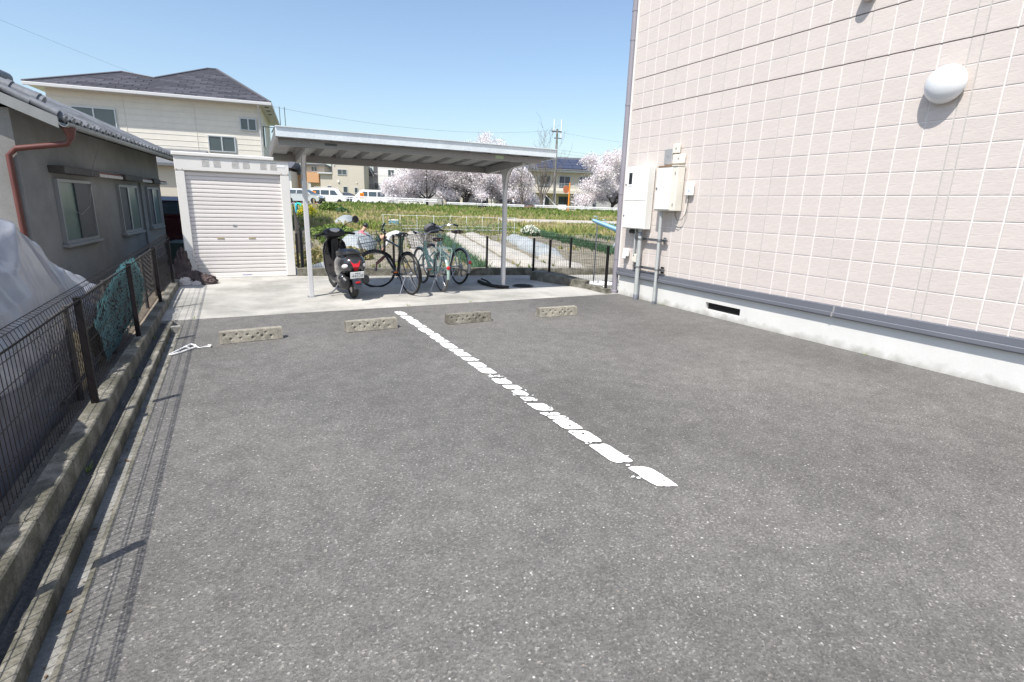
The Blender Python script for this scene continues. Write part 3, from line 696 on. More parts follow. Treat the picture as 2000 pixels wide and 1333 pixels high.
ys = [-3.9+2*i for i in range(7)]+[9.95]
fme = fence_panel((0, 0, 0), (0, 2, 0), .07, .765).mesh('mesh_panel', m_fence, False)
fme2 = fence_panel((0, 0, 0), (0, 1.8, 0), .07, .765).mesh('mesh_panel', m_fence, False)
pm = MB(); pm.box(-.02, .02, -.02, .02, -.06, .705, .003); pm.box(-.0215, .0215, -.0215, .0215, .7055, .715, .003); pme = pm.mesh('post', m_fence, False)
for i, y in enumerate(ys):
    link('post', pme, fl, (.018, y+.107-4.1, 0))
    if i < len(ys)-2: link('mesh_panel', fme, fl, (-.008, y+.107-4.1, 0))
    elif i == len(ys)-2: link('mesh_panel', fme2, fl, (-.008, y+.107-4.1, 0))
# kerb and fence along the back edge
K0, K1 = Vector((1.08, 11.16, 0)), Vector((9.4, 9.32, 0)); kd = (K1-K0).normalized(); kn = Vector((-kd.y, kd.x, 0))
kb2 = thing('kerb', 'concrete kerb behind the carport at the edge of the field', 'kerb', K0)
L_ = (K1-K0).length; y = 0
while y < L_:
    w = MB(); w.box(0, min(.995, L_-y), 0, .13, -.5, .15+random.uniform(-.004, .004), .008, T(*(K0+kd*y)) @ rot('Z', math.atan2(kd.y, kd.x))); part('kerb_block', w, m_conc2, kb2, smooth=False); y += 1.0
fb_ = thing('mesh_fence', 'black wire mesh fence behind the bicycles at the field edge', 'fence', K0, 'wire mesh fences around the parking lot')
ang = math.atan2(kd.y, kd.x)
bp_ = [0.02, 1.87, 3.83, 5.75, 7.7]
for i, q in enumerate(bp_):
    p = K0+kd*q+kn*.07
    w = MB(); w.box(-.02, .02, -.02, .02, .12, .82, .003, T(p.x, p.y, 0) @ rot('Z', ang)); part('post', w, m_fence, fb_, smooth=False)
    if i < len(bp_)-1:
        p2_ = K0+kd*bp_[i+1]+kn*.07; part('mesh_panel', fence_panel(p+kn*.025, p2_+kn*.025, .17, .89, 1, r=.0017), m_fence, fb_, smooth=False)
# side kerb with its raised wedge, and the side fence
kb3 = thing('kerb', 'raised dark concrete kerb wedge under the fence by the building corner', 'kerb', (5.6, 8.8, 0))
w = MB(); a0 = Vector((5.36, 9.42, 0)); a1 = Vector((5.76, 8.05, 0)); dv = (a1-a0).normalized(); nv2 = Vector((-dv.y, dv.x, 0))
w.loft([[tuple(p+Vector((0, 0, -.3))), tuple(p+Vector((0, 0, hh))), tuple(p+nv2*wd+Vector((0, 0, hh+.02))), tuple(p+nv2*wd+Vector((0, 0, -.3)))] for p, hh, wd in ((a0, .17, .34), (a0.lerp(a1, .4), .165, .25), (a1, .125, .14))])
part('raised_block', w, m_conc2, kb3, smooth=False)
w = MB(); w.box(5.765, 5.89, 7.42, 8.045, -.2, .09, .008); part('kerb_block', w, m_conc2, kb3, smooth=False)
fs_ = thing('mesh_fence', 'short black wire mesh fence running to the building corner', 'fence', (5.72, 8.5, .1), 'wire mesh fences around the parking lot')
sp_ = [Vector((5.60, 9.72, 0)), Vector((5.68, 9.2, 0)), Vector((5.82, 7.5, 0))]
for i, p in enumerate(sp_):
    w = MB(); w.box(p.x-.02, p.x+.02, p.y-.02, p.y+.02, .06 if i == 2 else .12, .825, .003); part('post', w, m_fence, fs_, smooth=False)
    if i < 2: part('mesh_panel', fence_panel(p+Vector((.03, 0, 0)), sp_[i+1]+Vector((.03, 0, 0)), .2 if i == 0 else .17, .885, -1), m_fence, fs_, smooth=False)
# drain cover, hose, stones
dc = thing('drain_cover', 'round iron drain cover in the shade by the carport post', 'drain cover', (4.78, 8.66, .002))
w = MB(); w.lathe([(.2, 0), (.2, .008), (.17, .01)], 28, T(4.78, 8.66, .0015)); part('rim', w, m_gravel, dc)
w = MB()
for i in range(-5, 6):
    h_ = math.sqrt(max(.165**2-(i*.03)**2, 0))
    w.box(4.78-h_, 4.78+h_, 8.66+i*.03-.007, 8.66+i*.03+.007, .011, .018); w.box(4.78+i*.03-.007, 4.78+i*.03+.007, 8.66-h_, 8.66+h_, .0185, .021)
part('grate', w, m_rubber, dc, smooth=False)
w = MB(); w.tube([(4.16, 9.3, .03), (4.13, 9.0, .03), (4.16, 8.72, .03), (4.25, 8.52, .03), (4.38, 8.45, .03)], [.035, .032, .03, .032, .025], 10)
w.tube([(4.17, 9.2, .09), (4.17, 8.95, .08), (4.2, 8.8, .03)], .018, 8)
solo('rubber_hose', w, m_rubber, 'curved piece of black rubber hose lying round the right carport post', 'hose')
for k, (x, y, q, lb) in enumerate(((5.93, 7.72, .07, 'flat white stone beside the last fence post'), (5.98, 7.54, .05, 'round white stone next to the corner downpipe'), (5.86, 7.56, .04, 'smallest white stone at the foot of the fence post'))):
    w = MB(); w.blob((x, y, q*.35+.09*(x < 5.9)), q, q*.8, q*.5, 9, 5, jit=.15); solo('stone', w, m_white, lb, 'stone', 'white stones by the building corner')

# dry leaves, grit and little weeds gathered along the edges
w = MB(); rl = random.Random(77)
def leaf(x, y, z, q):
    a_ = rl.uniform(0, 2*PI); c, s_ = math.cos(a_)*q, math.sin(a_)*q; w.add([(x-c, y-s_, z), (x-s_*.4, y+c*.4, z+q*.25), (x+c, y+s_, z+q*.1), (x+s_*.4, y-c*.4, z+q*.15)], [(0, 1, 2), (0, 2, 3)])
for i in range(70): leaf(rl.uniform(-.71, -.63), rl.uniform(.5, 7.0), -.082, rl.uniform(.006, .016))
for i in range(60): leaf(rl.uniform(-.6, 5.8), 7.39+abs(rl.gauss(0, .05)), .006, rl.uniform(.004, .011))
for i in range(60): leaf(5.98-abs(rl.gauss(0, .04)), rl.uniform(1.5, 7.2), .006, rl.uniform(.004, .012))
for i in range(50): leaf(rl.uniform(-.8, 1.0), 11.15-abs(rl.gauss(0, .12)), .006, rl.uniform(.006, .014))
for i in range(26): leaf(rl.uniform(-.5, 5.6), rl.uniform(2, 10), .007, rl.uniform(.004, .010))
o = link('leaf_litter', w.mesh('leaf_litter', mat('dry_leaf', (.16, .10, .05), .9, var=.4, vscale=20), False)); tag(o, 'dry leaf bits and grit gathered along the edges', None, None, 'stuff')
w = MB()
for x, y in [(3.18, 7.41), (5.96, 6.2), (5.97, 3.1), (2.2, 7.42), (-.83, 5.2), (-.82, 3.4), (-.83, 6.6), (-.5, 7.43), (4.6, 10.5), (3.4, 10.75)]:
    for k in range(rl.randint(7, 13)):
        a_ = rl.uniform(0, 2*PI); h_ = rl.uniform(.02, .06); d = Vector((math.cos(a_), math.sin(a_), 0)); p = Vector((x, y, -.01 if x > -.7 else -.03))+d*rl.uniform(0, .02); e = Vector((-d.y, d.x, 0))*.004
        w.add([p-e, p+e, p+d*h_*.7+Vector((0, 0, h_))], [(0, 1, 2)])
o = link('small_weeds', w.mesh('small_weeds', m_grass[0], False)); tag(o, 'tiny green weeds in the joints of the paving', None, None, 'stuff')
# hanger
w = MB()
hp = [(-.62, 5.70, .01), (-.50, 5.97, .012), (-.46, 6.02, .018), (-.42, 5.98, .012), (-.41, 5.92, .012), (-.46, 5.86, .01), (-.53, 5.76, .01), (-.6, 5.69, .01), (-.62, 5.70, .01)]
w.tube(hp, .008, 7); w.tube([(-.43, 5.96, .012), (-.38, 5.86, .012), (-.33, 5.89, .014), (-.29, 5.87, .014), (-.28, 5.93, .012), (-.31, 5.95, .01)], .006, 6)
w.tube([(-.5, 5.95, .012), (-.45, 5.87, .011)], .005, 6)
solo('clothes_hanger', w, m_white, 'white plastic clothes hanger lying on the asphalt by the fence', 'hanger')

# ------------------------------------------------------------------ laundry stand behind side fence
ld = thing('laundry_stand', 'chrome pole stand with pale blue hooked top behind the corner fence', 'laundry stand', (6.3, 8.25, 0))
for x, y, z in ((6.2, 8.38, 1.18), (6.46, 8.06, 1.02)):
    w = MB(); w.tube([(x, y, .0), (x, y, z)], .015, 10); part('pole', w, m_chrome, ld)
w = MB(); A = Vector((6.14, 8.45, 1.24)); B = Vector((6.5, 8.0, 1.05)); dv = (B-A)
w.tube([A, A+dv*.25, A+dv*.75, B, B+dv*.15], [.03, .04, .045, .07, .05], 10); part('top_bar', w, m_blue, ld)
for q in (.05, .35, .62, .95):
    w = MB(); p = A+dv*q+Vector((0, 0, .02)); w.tube([p+Vector((.02*math.cos(a_)*2.0, -.02*math.cos(a_)*2.0, .03+.035*math.sin(a_))) for a_ in [-.9*PI+1.5*PI*i/8 for i in range(9)]], .007, 6); part('hook', w, m_blue, ld)
w = MB(); w.lathe([(.0, .0), (.26, 0), (.29, .05), (.27, .055), (.25, .02), (0.02, .015)], 28, T(6.3, 8.3, .0)); solo('basin', w, m_white, 'white round shallow basin at the foot of the laundry stand', 'basin')

# ------------------------------------------------------------------ BICYCLES
def bicycle(name, label, loc, yaw, lean, frame_m, step, steer, tyre=m_rubber, fend=m_black, saddle=m_black, basket=None, rack=None, Rw=.34, wb=1.06, seat_h=.86, bar='flat',
            forkm=None, refl=True, chaincase=None, group='bicycles under the carport', rimm=m_steel, fender_full=True):
    root = thing(name, label, 'bicycle', loc, group)
    root.rotation_euler = (lean, 0, yaw)           # local +x forward, lean about the travel axis
    P = lambda nm, mb, m, par=root, **k: part(nm, mb, m, par, world=False, **k)
    def wheel(cx, par_name, steer_m=None):
        tm_ = T(cx, 0, Rw)
        if steer_m is not None: tm_ = steer_m @ tm_
        w = MB(); w.torus(Rw-.021, .021, 44, 8, tm_); o = P(par_name, w, tyre)
        w = MB(); w.torus(Rw-.04, .009, 40, 6, tm_, 1.3); P('rim', w, rimm, o)
        w = MB()
        for i in range(28):
            a_ = 2*PI*i/28; b_ = a_+(.35 if i % 2 else -.35); sx_ = .028 if (i//2) % 2 else -.028
            w.tube([(.018*math.cos(b_), sx_, .018*math.sin(b_)), ((Rw-.045)*math.cos(a_), 0, (Rw-.045)*math.sin(a_))], .0012, 3, False, 0, False, tm_)
        P('spokes', w, m_steel, o, smooth=False)
        w = MB(); w.lathe([(.012, -.05), (.012, -.03), (.026, -.028), (.02, 0), (.026, .028), (.012, .03), (.012, .05)], 12, tm_ @ rot('X', PI/2)); P('hub', w, m_steel, o)
        return o
    BB = Vector((.43, 0, .28)); ST = Vector((.26, 0, seat_h-.2)); HT = Vector((wb-.27, 0, seat_h-.06)); HB = Vector((wb-.2, 0, .60)); RA = Vector((0, 0, Rw)); FA = Vector((wb, 0, Rw))
    axis = (HT-HB).normalized()
    SM = T(*HB) @ Matrix.Rotation(steer, 4, axis) @ T(*(-HB))
    wheel(0, 'rear_wheel'); wheel(wb, 'front_wheel', SM)
    w = MB(); t_ = .017
    if step:
        w.tube([HB+Vector((.0, 0, .03)), HB+Vector((-.14, 0, -.14)), BB+Vector((.02, 0, .03)), BB], .025, 10); w.tube([HT-axis*.05, HB+Vector((-.18, 0, -.03)), ST.lerp(BB, .62)], .018, 10)
    else:
        w.tube([HB, BB], .021, 10); w.tube([HT-axis*.04, ST], .018, 10)
    w.tube([HT, HB-axis*.02], .022, 10); w.tube([BB, ST], t_, 10)
    for sy in (-1, 1):
        w.tube([ST-Vector((0, 0, .02)), Vector((.06, .055*sy, Rw+.08)), RA+Vector((0, .055*sy, 0))], .009, 8); w.tube([BB, Vector((.2, .05*sy, Rw-.02)), RA+Vector((0, .055*sy, 0))], .01, 8)
    w.lathe([(.024, -.036), (.024, .036)], 12, T(*BB) @ rot('X', PI/2)); P('frame', w, frame_m)
    w = MB()
    for sy in (-1, 1): w.tube([HB+Vector((.0, .02*sy, -.03)), HB+Vector((.02, .05*sy, -.06)), FA+Vector((-.03, .05*sy, .1)), FA+Vector((0, .05*sy, 0))], [.014, .015, .012, .009], 8, m=SM)
    fk = P('fork', w, forkm or frame_m)
    # stem + handlebar
    w = MB(); top = HT+axis*.12
    w.tube([HT-axis*.02, top, top+Vector((.06, 0, .015))], .013, 8, m=SM)
    if bar == 'flat': pts = [(-.0, -.29, .02), (.03, -.12, .01), (.06, 0, 0), (.03, .12, .01), (-.0, .29, .02)]
    else: pts = [(-.17, -.265, .06), (-.05, -.25, .075), (.07, -.14, .05), (.06, 0, 0), (.07, .14, .05), (-.05, .25, .075), (-.17, .265, .06)]
    pts = [top+Vector(p) for p in pts]; w.tube(pts, .011, 8, m=SM); hb = P('handlebar', w, m_black if bar == 'flat' else m_chrome)
    for e in (0, -1):
        a_ = pts[e]; b_ = pts[1 if e == 0 else -2]; w = MB(); w.tube([a_+(a_-b_).normalized()*.01, a_.lerp(b_, .5 if bar == 'flat' else .9)], .018, 10, m=SM); P('grip', w, m_black, hb)
        w = MB(); q = a_.lerp(b_, .55 if bar == 'flat' else 1); w.tube([q+Vector((.01, 0, 0)), q+Vector((.05, 0, -.01)), a_+Vector((.055, 0, -.01))], .005, 6, m=SM); P('brake_lever', w, m_black if bar == 'flat' else m_chrome, hb)
    w = MB(); w.tube([pts[1]+Vector((.02, 0, 0)), pts[1]+Vector((.13, .02, .03)), HT+Vector((.1, 0, -.05)), HB+Vector((.03, 0, .02))], .0035, 5, m=SM); w.tube([pts[-2]+Vector((.02, 0, 0)), pts[-2]+Vector((.12, -.03, .02)), HT+Vector((.08, .01, -.08)), HT.lerp(ST, .4)+Vector((0, .02, -.02))], .0035, 5, m=SM); P('brake_cable', w, m_black, hb)
    # saddle
    SP = ST+Vector((-.045, 0, .17))
    w = MB(); w.tube([ST, SP], .013, 8); sp2 = P('seat_post', w, m_chrome if step else m_black)
    w = MB(); secs = []
    for x, hw, th in ((-.13, .05, .02), (-.12, .085, .032), (-.06, .09, .035), (0, .06, .03), (.08, .027, .024), (.14, .02, .018), (.15, .008, .006)):
        secs.append([(SP.x+x, hw*math.cos(a_)*abs(math.cos(a_))**-.25 if abs(math.cos(a_)) > .01 else 0, SP.z+.03+(th if math.sin(a_) > 0 else th*.9)*math.sin(a_)+(.012 if x < -.05 else 0)) for a_ in [2*PI*j/14 for j in range(14)]])
    w.loft(secs); P('saddle', w, saddle)
    w = MB()
    for sy in (-1, 1): w.lathe([(.012, 0), (.006, .008)], 8, T(SP.x-.135, .035*sy, SP.z+.04) @ rot('Y', -PI/2))
    P('saddle_rivet', w, m_chrome)
    # crank, chain
    w = MB(); w.torus(.085, .006, 24, 4, T(BB.x, -.045, BB.z)); w.box(BB.x-.08, BB.x+.08, -.047, -.043, BB.z-.008, BB.z+.008); w.box(BB.x-.008, BB.x+.008, -.047, -.043, BB.z-.08, BB.z+.08); cr = P('crankset', w, m_steel)
    for sy, an in ((-1, -.5), (1, -.5+PI)):
        d_ = Vector((math.cos(an), 0, math.sin(an)))*.165; w = MB(); w.tube([BB+Vector((0, .06*sy, 0)), BB+Vector((0, .07*sy, 0))+d_], .009, 6); P('crank_arm', w, m_steel if step else m_black, cr)
        w = MB(); q = BB+d_+Vector((0, .12*sy, 0)); w.box(q.x-.04, q.x+.04, q.y-.045, q.y+.045, q.z-.012, q.z+.012, .004); w.box(q.x-.042, q.x-.04, q.y-.03, q.y+.03, q.z-.008, q.z+.008, k=1); w.box(q.x+.04, q.x+.042, q.y-.03, q.y+.03, q.z-.008, q.z+.008, k=1); P('pedal', w, [m_black if not step else m_steel, m_orange], cr)
    w = MB(); w.tube([(0, -.045, Rw+.04), (BB.x, -.045, BB.z+.085)], .004, 4); w.tube([(0, -.045, Rw-.04), (BB.x, -.045, BB.z-.085)], .004, 4); w.lathe([(.045, -.02), (.035, .005)], 16, T(0, -.04, Rw) @ rot('X', PI/2)); P('chain', w, m_steel)
    if chaincase:
        w = MB(); w.box(-.02, BB.x+.1, -.062, -.05, Rw-.02, Rw+.06, .006); P('chain_guard', w, chaincase)
    w = MB(); w.tube([(0.02, -.05, Rw-.03), (0.03, -.055, Rw-.12), (-.01, -.055, Rw-.19)], .01, 6); P('derailleur', w, m_black)
    # fenders
    def arc(cx, a0, a1, mm=None):
        w = MB(); secs = []
        for i in range(19):
            a_ = lerp(a0, a1, i/18); rr = Rw+.018
            secs.append([(cx+(rr-abs(q)*4.5*abs(q)*4)*math.cos(a_), q, Rw+(rr-abs(q)*4.5*abs(q)*4)*math.sin(a_)) for q in (-.027, -.02, 0, .02, .027)])
        w.loft(secs, False, closed=False, m=mm); w.loft([[(p[0]*1, p[1], p[2]) for p in s_[::-1]] for s_ in secs], False, closed=False, m=mm)
        for sy in (-1, 1): w.tube([(cx, .05*sy, Rw), (cx+(Rw+.01)*math.cos(lerp(a0, a1, .78)), .025*sy, Rw+(Rw+.01)*math.sin(lerp(a0, a1, .78)))], .003, 4, m=mm)
        return w
    fr = P('rear_fender', arc(0, R(20), R(195)), fend)
    P('front_fender', arc(wb, R(60), R(150 if not fender_full else 190), SM), fend)
    if refl:
        a_ = R(163); w = MB(); w.lathe([(.032, 0), (.032, .012), (.02, .02)], 16, T((Rw+.018)*math.cos(a_), 0, Rw+(Rw+.018)*math.sin(a_)) @ rot('Y', -PI/2)); P('reflector', w, m_red, fr)
    # kick stand, lower left
    w = MB(); w.tube([(.02, .06, Rw-.02), (.03, .13, .16), (.02, .2, .012)], .007, 6); P('kickstand', w, m_steel)
    if rack:
        w = MB(); zt = Rw*2+.075
        for sy in (-.1, .1): w.tube([(.18, sy, zt-.03), (.12, sy, zt), (-.24, sy, zt), (-.27, sy, zt-.04), (-.2, sy*.9, Rw+.2), (-.0, sy*.6, Rw+.02)], .0095, 8)
        for x in (-.24, -.1, .05): w.tube([(x, -.1, zt), (x, .1, zt)], .006, 6)
        w.tube([(-.23, -.1, zt-.12), (-.23, .1, zt-.12)], .006, 6)
        P('rack', w, rack)
    if basket:
        w = MB(); bx0, bx1, bw, z0, z1 = wb-.16, wb+.14, .15, .66, .9
        for k in range(5):
            z = lerp(z0, z1, k/4); e = lerp(.0, .04, k/4); w.tube([(bx0-e*.3, -bw-e, z), (bx1+e, -bw-e, z), (bx1+e, bw+e, z), (bx0-e*.3, bw+e, z)], .005 if k == 4 else .003, 4, closed=True, m=SM)
        for i in range(9):
            q = lerp(-bw, bw, i/8); q2 = q*(bw+.04)/bw
            w.tube([(bx0, q, z0), (bx0-.012, q2, z1)], .0026, 3, False, m=SM); w.tube([(bx1, q, z0), (bx1+.04, q2, z1)], .0026, 3, False, m=SM); w.tube([(bx0, q, z0), (bx1, q, z0)], .0026, 3, False, m=SM)
            x = lerp(bx0, bx1, i/8)
            for sy in (-1, 1): w.tube([(x, bw*sy, z0), (x+(.04 if i > 4 else -.0), (bw+.04)*sy, z1)], .0026, 3, False, m=SM)
        bk_ = P('basket', w, basket, smooth=False)
    return root
b1 = bicycle('bicycle', 'black mountain style bicycle with red fork and front wheel turned sideways', (2.52, 8.34, 0), PI/2+.21, -.06, m_blackg, False, 1.12, basket=m_wire, forkm=mat('dark_red_paint', (.16, .012, .015), .3, coat=.5), Rw=.345, wb=1.05, seat_h=.95, bar='flat', refl=False, fender_full=False)
b2 = bicycle('bicycle', 'mint green city bicycle with brown saddle and rear rack', (3.12, 8.52, 0), PI/2+.0, -.03, m_mint, True, .12, fend=m_mintp, saddle=m_brown, basket=m_wire, rack=m_mintp, Rw=.335, wb=1.06, seat_h=.86, bar='swept', chaincase=m_mintp, rimm=m_steel, tyre=m_rubber_g)
b3 = bicycle('bicycle', 'silver fendered bicycle with raised brown saddle, farthest right', (3.72, 9.25, 0), PI/2+.16, .07, m_mint, True, .1, fend=m_silver, saddle=m_brown, basket=m_wire, Rw=.335, wb=1.08, seat_h=.95, bar='swept')
# mesh net bag in the basket of the third bicycle
w = MB(); w.blob((0, 0, 0), .17, .16, .1, 14, 8, jit=.05); w.v = [(p[0]+3.53, p[1]+10.2, p[2]+.98) for p in w.v]
solo('net_bag', w, mat('grey_net', (.1, .1, .11), .8, fine=.5, fscale=120), 'dark mesh bag lying in the basket of the rightmost bicycle', 'bag')

# ------------------------------------------------------------------ SCOOTER
def sup(x, zc, hw, hh, n=20, e=2.6, y0=0):
    out = []
    for j in range(n):
        a_ = 2*PI*j/n; c, s_ = math.cos(a_), math.sin(a_); rr = (abs(c)**e+abs(s_)**e)**(-1/e)
        out.append((x, y0+hw*c*rr, zc+hh*s_*rr))
    return out
sc = thing('scooter', 'dark grey motor scooter with white number plate parked under the carport', 'scooter', (1.60, 8.33, 0))
sc.rotation_euler = (-.045, 0, PI/2+.06)
P = lambda nm, mb, m, par=sc, **k: part(nm, mb, m, par, world=False, **k)
Rs = .2
for nm, cx, mm in (('rear_wheel', 0, None), ('front_wheel', 1.16, T(1.16, 0, 0) @ rot('Z', .25) @ T(-1.16, 0, 0))):
    t_ = T(cx, 0, Rs) if mm is None else mm @ T(cx, 0, Rs)
    w = MB(); w.torus(Rs-.045, .046, 30, 10, t_, 1.05); o = P(nm, w, m_rubber)
    w = MB(); w.lathe([(.05, -.045), (.115, -.03), (.115, .03), (.05, .045)], 20, t_ @ rot('X', PI/2)); P('rim', w, m_steel, o)
w = MB(); w.loft([sup(-.30, .55, .03, .03), sup(-.285, .55, .1, .07), sup(-.23, .545, .155, .115), sup(-.12, .53, .195, .16), sup(.02, .51, .21, .185), sup(.18, .49, .205, .205), sup(.32, .46, .185, .205), sup(.44, .43, .16, .2), sup(.5, .41, .14, .17)])
bo = P('rear_body', w, m_bodypaint)
w = MB(); w.loft([sup(-.17, .685, .06, .025), sup(-.15, .69, .115, .04), sup(-.03, .70, .145, .05), (sup(.15, .70, .15, .05)), sup(.3, .68, .14, .05), sup(.42, .65, .11, .05), sup(.46, .63, .07, .03)]); P('seat', w, m_black)
w = MB(); w.tube([(.1, -.17, .66), (-.08, -.165, .68), (-.2, -.1, .70), (-.23, 0, .705), (-.2, .1, .70), (-.08, .165, .68), (.1, .17, .66)], .016, 8); P('grab_rail', w, m_black)
w = MB(); w.loft([sup(.4, .24, .15, .05), sup(.5, .235, .17, .05), sup(.75, .235, .17, .05), sup(.86, .25, .165, .05)]); P('floorboard', w, m_black)
w = MB(); secs = []
for x, z, hw in ((.84, .22, .17), (.90, .34, .2), (.945, .5, .205), (.96, .66, .2), (.955, .78, .17), (.945, .85, .11)):
    secs.append([(x+(.05 if abs(q) < .6 else .0)+(0.03 if o_ else 0), hw*q, z) for o_ in (0, 1) for q in ((-1, -.8, -.4, 0, .4, .8, 1) if not o_ else (1, .8, .4, 0, -.4, -.8, -1))])
w.loft(secs); sd_ = P('leg_shield', w, m_blackg)
w = MB(); w.lathe([(.022, 0), (.022, .01)], 12, T(.985, -.06, .66) @ rot('Y', -PI/2)); P('key_lock', w, m_steel, sd_)
w = MB(); w.loft([sup(1.0, .42, .11, .1), sup(1.1, .43, .11, .07), sup(1.22, .4, .09, .06), sup(1.32, .33, .06, .05)]); P('front_fender', w, m_bodypaint)
w = MB(); w.loft([sup(.92, .8, .06, .05), sup(.97, .6, .06, .1), sup(1.08, .4, .06, .1)]); w.tube([(1.02, .07, .5), (1.16, .08, .2)], .018, 8); w.tube([(1.02, -.07, .5), (1.16, -.08, .2)], .018, 8); P('fork', w, m_black)
SMs = T(.93, 0, 0) @ rot('Z', .16) @ T(-.93, 0, 0)
w = MB(); w.loft([[SMs @ Vector(p) for p in q] for q in (sup(.84, .93, .13, .035), sup(.87, .935, .17, .06), sup(.95, .94, .185, .085), sup(1.03, .93, .15, .09), sup(1.08, .9, .09, .07), sup(1.09, .9, .03, .03))]); hc = P('handlebar_cowl', w, m_black)
w = MB(); w.lathe([(.075, 0), (.075, .012), (.06, .016)], 24, SMs @ T(.885, 0, .985) @ rot('Y', -.55) @ Matrix.Diagonal((.7, 1.1, 1, 1))); P('gauge', w, m_clear, hc)
for sy in (-1, 1):
    w = MB(); w.tube([(.93, .15*sy, .94), (.9, .24*sy, .93), (.865, .34*sy, .915)], [.022, .02, .019], 10, m=SMs); P('grip', w, m_rubber, hc)
    w = MB(); w.tube([(.95, .17*sy, .93), (.945, .25*sy, .915), (.915, .33*sy, .9)], .007, 6, m=SMs); P('brake_lever', w, m_steel, hc)
w = MB(); w.tube([(.95, -.15, .98), (.96, -.18, 1.04), (.95, -.26, 1.09), (.94, -.36, 1.12)], .006, 6, m=SMs); mr_ = P('mirror', w, m_black)
w = MB(); w.lathe([(.0, -.01), (.05, -.01), (.062, 0), (.05, .018), (.0, .022)], 22, SMs @ T(.935, -.4, 1.145) @ rot('Y', -PI/2+.1)); P('mirror_head', w, m_black, mr_)
w = MB(); w.lathe([(0, 0), (.054, 0), (.054, .001)], 22, SMs @ T(.921, -.4, 1.145) @ rot('Y', -PI/2+.1)); P('mirror_glass', w, m_steel, mr_)
# tail light: wedge, signals, plate
w = MB(); w.loft([[(-.275, -.02, .45), (-.275, .02, .45), (-.255, .015, .46), (-.255, -.015, .46)], [(-.315, -.045, .52), (-.315, .045, .52), (-.22, .04, .52), (-.22, -.04, .52)], [(-.285, -.075, .605), (-.285, .075, .605), (-.2, .07, .6), (-.2, -.07, .6)], [(-.24, -.07, .63), (-.24, .07, .63), (-.2, .06, .625), (-.2, -.06, .625)]]); P('tail_light', w, m_red, bo)
for sy in (-1, 1):
    w = MB(); w.blob((0, 0, 0), .07, .03, .036, 14, 8); w.v = [tuple(T(-.225, .13*sy, .53) @ rot('Z', PI/2-.75*sy) @ rot('Y', .25*sy) @ Vector(p)) for p in w.v]; P('turn_signal', w, m_clear, bo)
w = MB(); w.loft([sup(-.24, .40, .07, .05), sup(-.31, .33, .06, .035), sup(-.33, .25, .05, .02)]); w.loft([[(-.21, -.09, .42), (-.21, .09, .42), (-.17, .09, .42), (-.17, -.09, .42)], [(-.33, -.07, .29), (-.33, .07, .29), (-.3, .07, .28), (-.3, -.07, .28)], [(-.345, -.05, .19), (-.345, .05, .19), (-.325, .05, .19), (-.325, -.05, .19)]]); mg = P('rear_mudguard', w, m_bodypaint)
PM = T(-.325, 0, .395) @ rot('Y', -.3)
w = MB(); w.box(-.003, .003, -.1, .1, -.052, .052, .002, PM); w.box(-.003, .003, -.1, .1, .052, .056, .0, PM) if False else None; pl = P('number_plate', w, m_plate)
tc_ = bpy.data.curves.new('plate_text', 'FONT'); tc_.body = '44528'; tc_.size = .068; tc_.align_x = 'CENTER'; tc_.align_y = 'CENTER'; tc_.extrude = .0004; tc_.offset = 0
to = bpy.data.objects.new('plate_text', tc_); C.objects.link(to)
bpy.context.view_layer.update()
tme_ = bpy.data.meshes.new_from_object(to.evaluated_get(bpy.context.evaluated_depsgraph_get())); bpy.data.objects.remove(to)
tme_.transform(PM @ T(-.0042, -.006, -.014) @ Matrix(((0, 0, -1, 0), (-1, 0, 0, 0), (0, 1, 0, 0), (0, 0, 0, 1)))); tme_.materials.clear(); tme_.materials.append(m_ink)
link('plate_digits', tme_, pl)
w = MB(); w.box(-.0042, -.0032, -.045, .03, .026, .04, 0, PM); P('plate_heading', w, m_ink, pl, smooth=False)
w = MB(); w.box(-.345, -.338, -.035, .035, .275, .3, .003); P('reflector', w, m_red, mg)
w = MB(); w.loft([sup(-.1, .3, .05, .06, y0=-.13), sup(-.24, .31, .062, .07, y0=-.14), sup(-.28, .31, .05, .055, y0=-.14)]); w.tube([(-.08, -.13, .28), (.1, -.1, .2), (.25, -.05, .2)], .02, 8); P('muffler', w, m_black)
w = MB(); w.loft([sup(.35, .26, .07, .07, y0=.1), sup(.1, .27, .09, .1, y0=.12), sup(-.06, .26, .085, .11, y0=.13), sup(-.18, .27, .07, .09, y0=.13), sup(-.22, .27, .03, .05, y0=.13)]); P('engine_cover', w, m_black)
w = MB(); w.blob((-.06, .16, .33), .12, .07, .085, 14, 8); P('air_box', w, m_bodypaint)
w = MB(); w.tube([(.36, .12, .2), (.34, .2, .1), (.3, .27, .06)], .012, 8); w.tube([(.27, .27, .057), (.33, .285, .057)], .014, 6); P('side_stand', w, m_steel)

# ------------------------------------------------------------------ OLD HOUSE (left)
OT = R(6.3); OP = Vector((-2.8, 6.0, 0)); ou = Vector((math.sin(OT), math.cos(OT), 0)); ov = Vector((math.cos(OT), -math.sin(OT), 0))
oh = thing('old_house', 'old grey stucco house with tiled roof behind the left fence', 'house', OP)
OMw = Matrix(((ou.x, ov.x, 0, 0), (ou.y, ov.y, 0, 0), (0, 0, 1, 0), (0, 0, 0, 1)))     # local (u along wall, v outwards, z); world = OP + OMw
def ob(u0, u1, v0, v1, z0, z1, c=0, mb=None):
    mb = mb or MB(); mb.box(u0, u1, v0, v1, z0, z1, c, OMw); 
    mb.f[-(26 if c > 0 else 6):] = [q[::-1] for q in mb.f[-(26 if c > 0 else 6):]]; return mb
def OPt(nm, mb, m, par=oh, **k): return part(nm, mb, m, par, world=False, **k)
U0, U1 = 3.55, 11.25; ZE = 2.36; SL = .45
w = MB(); wz = 2.62
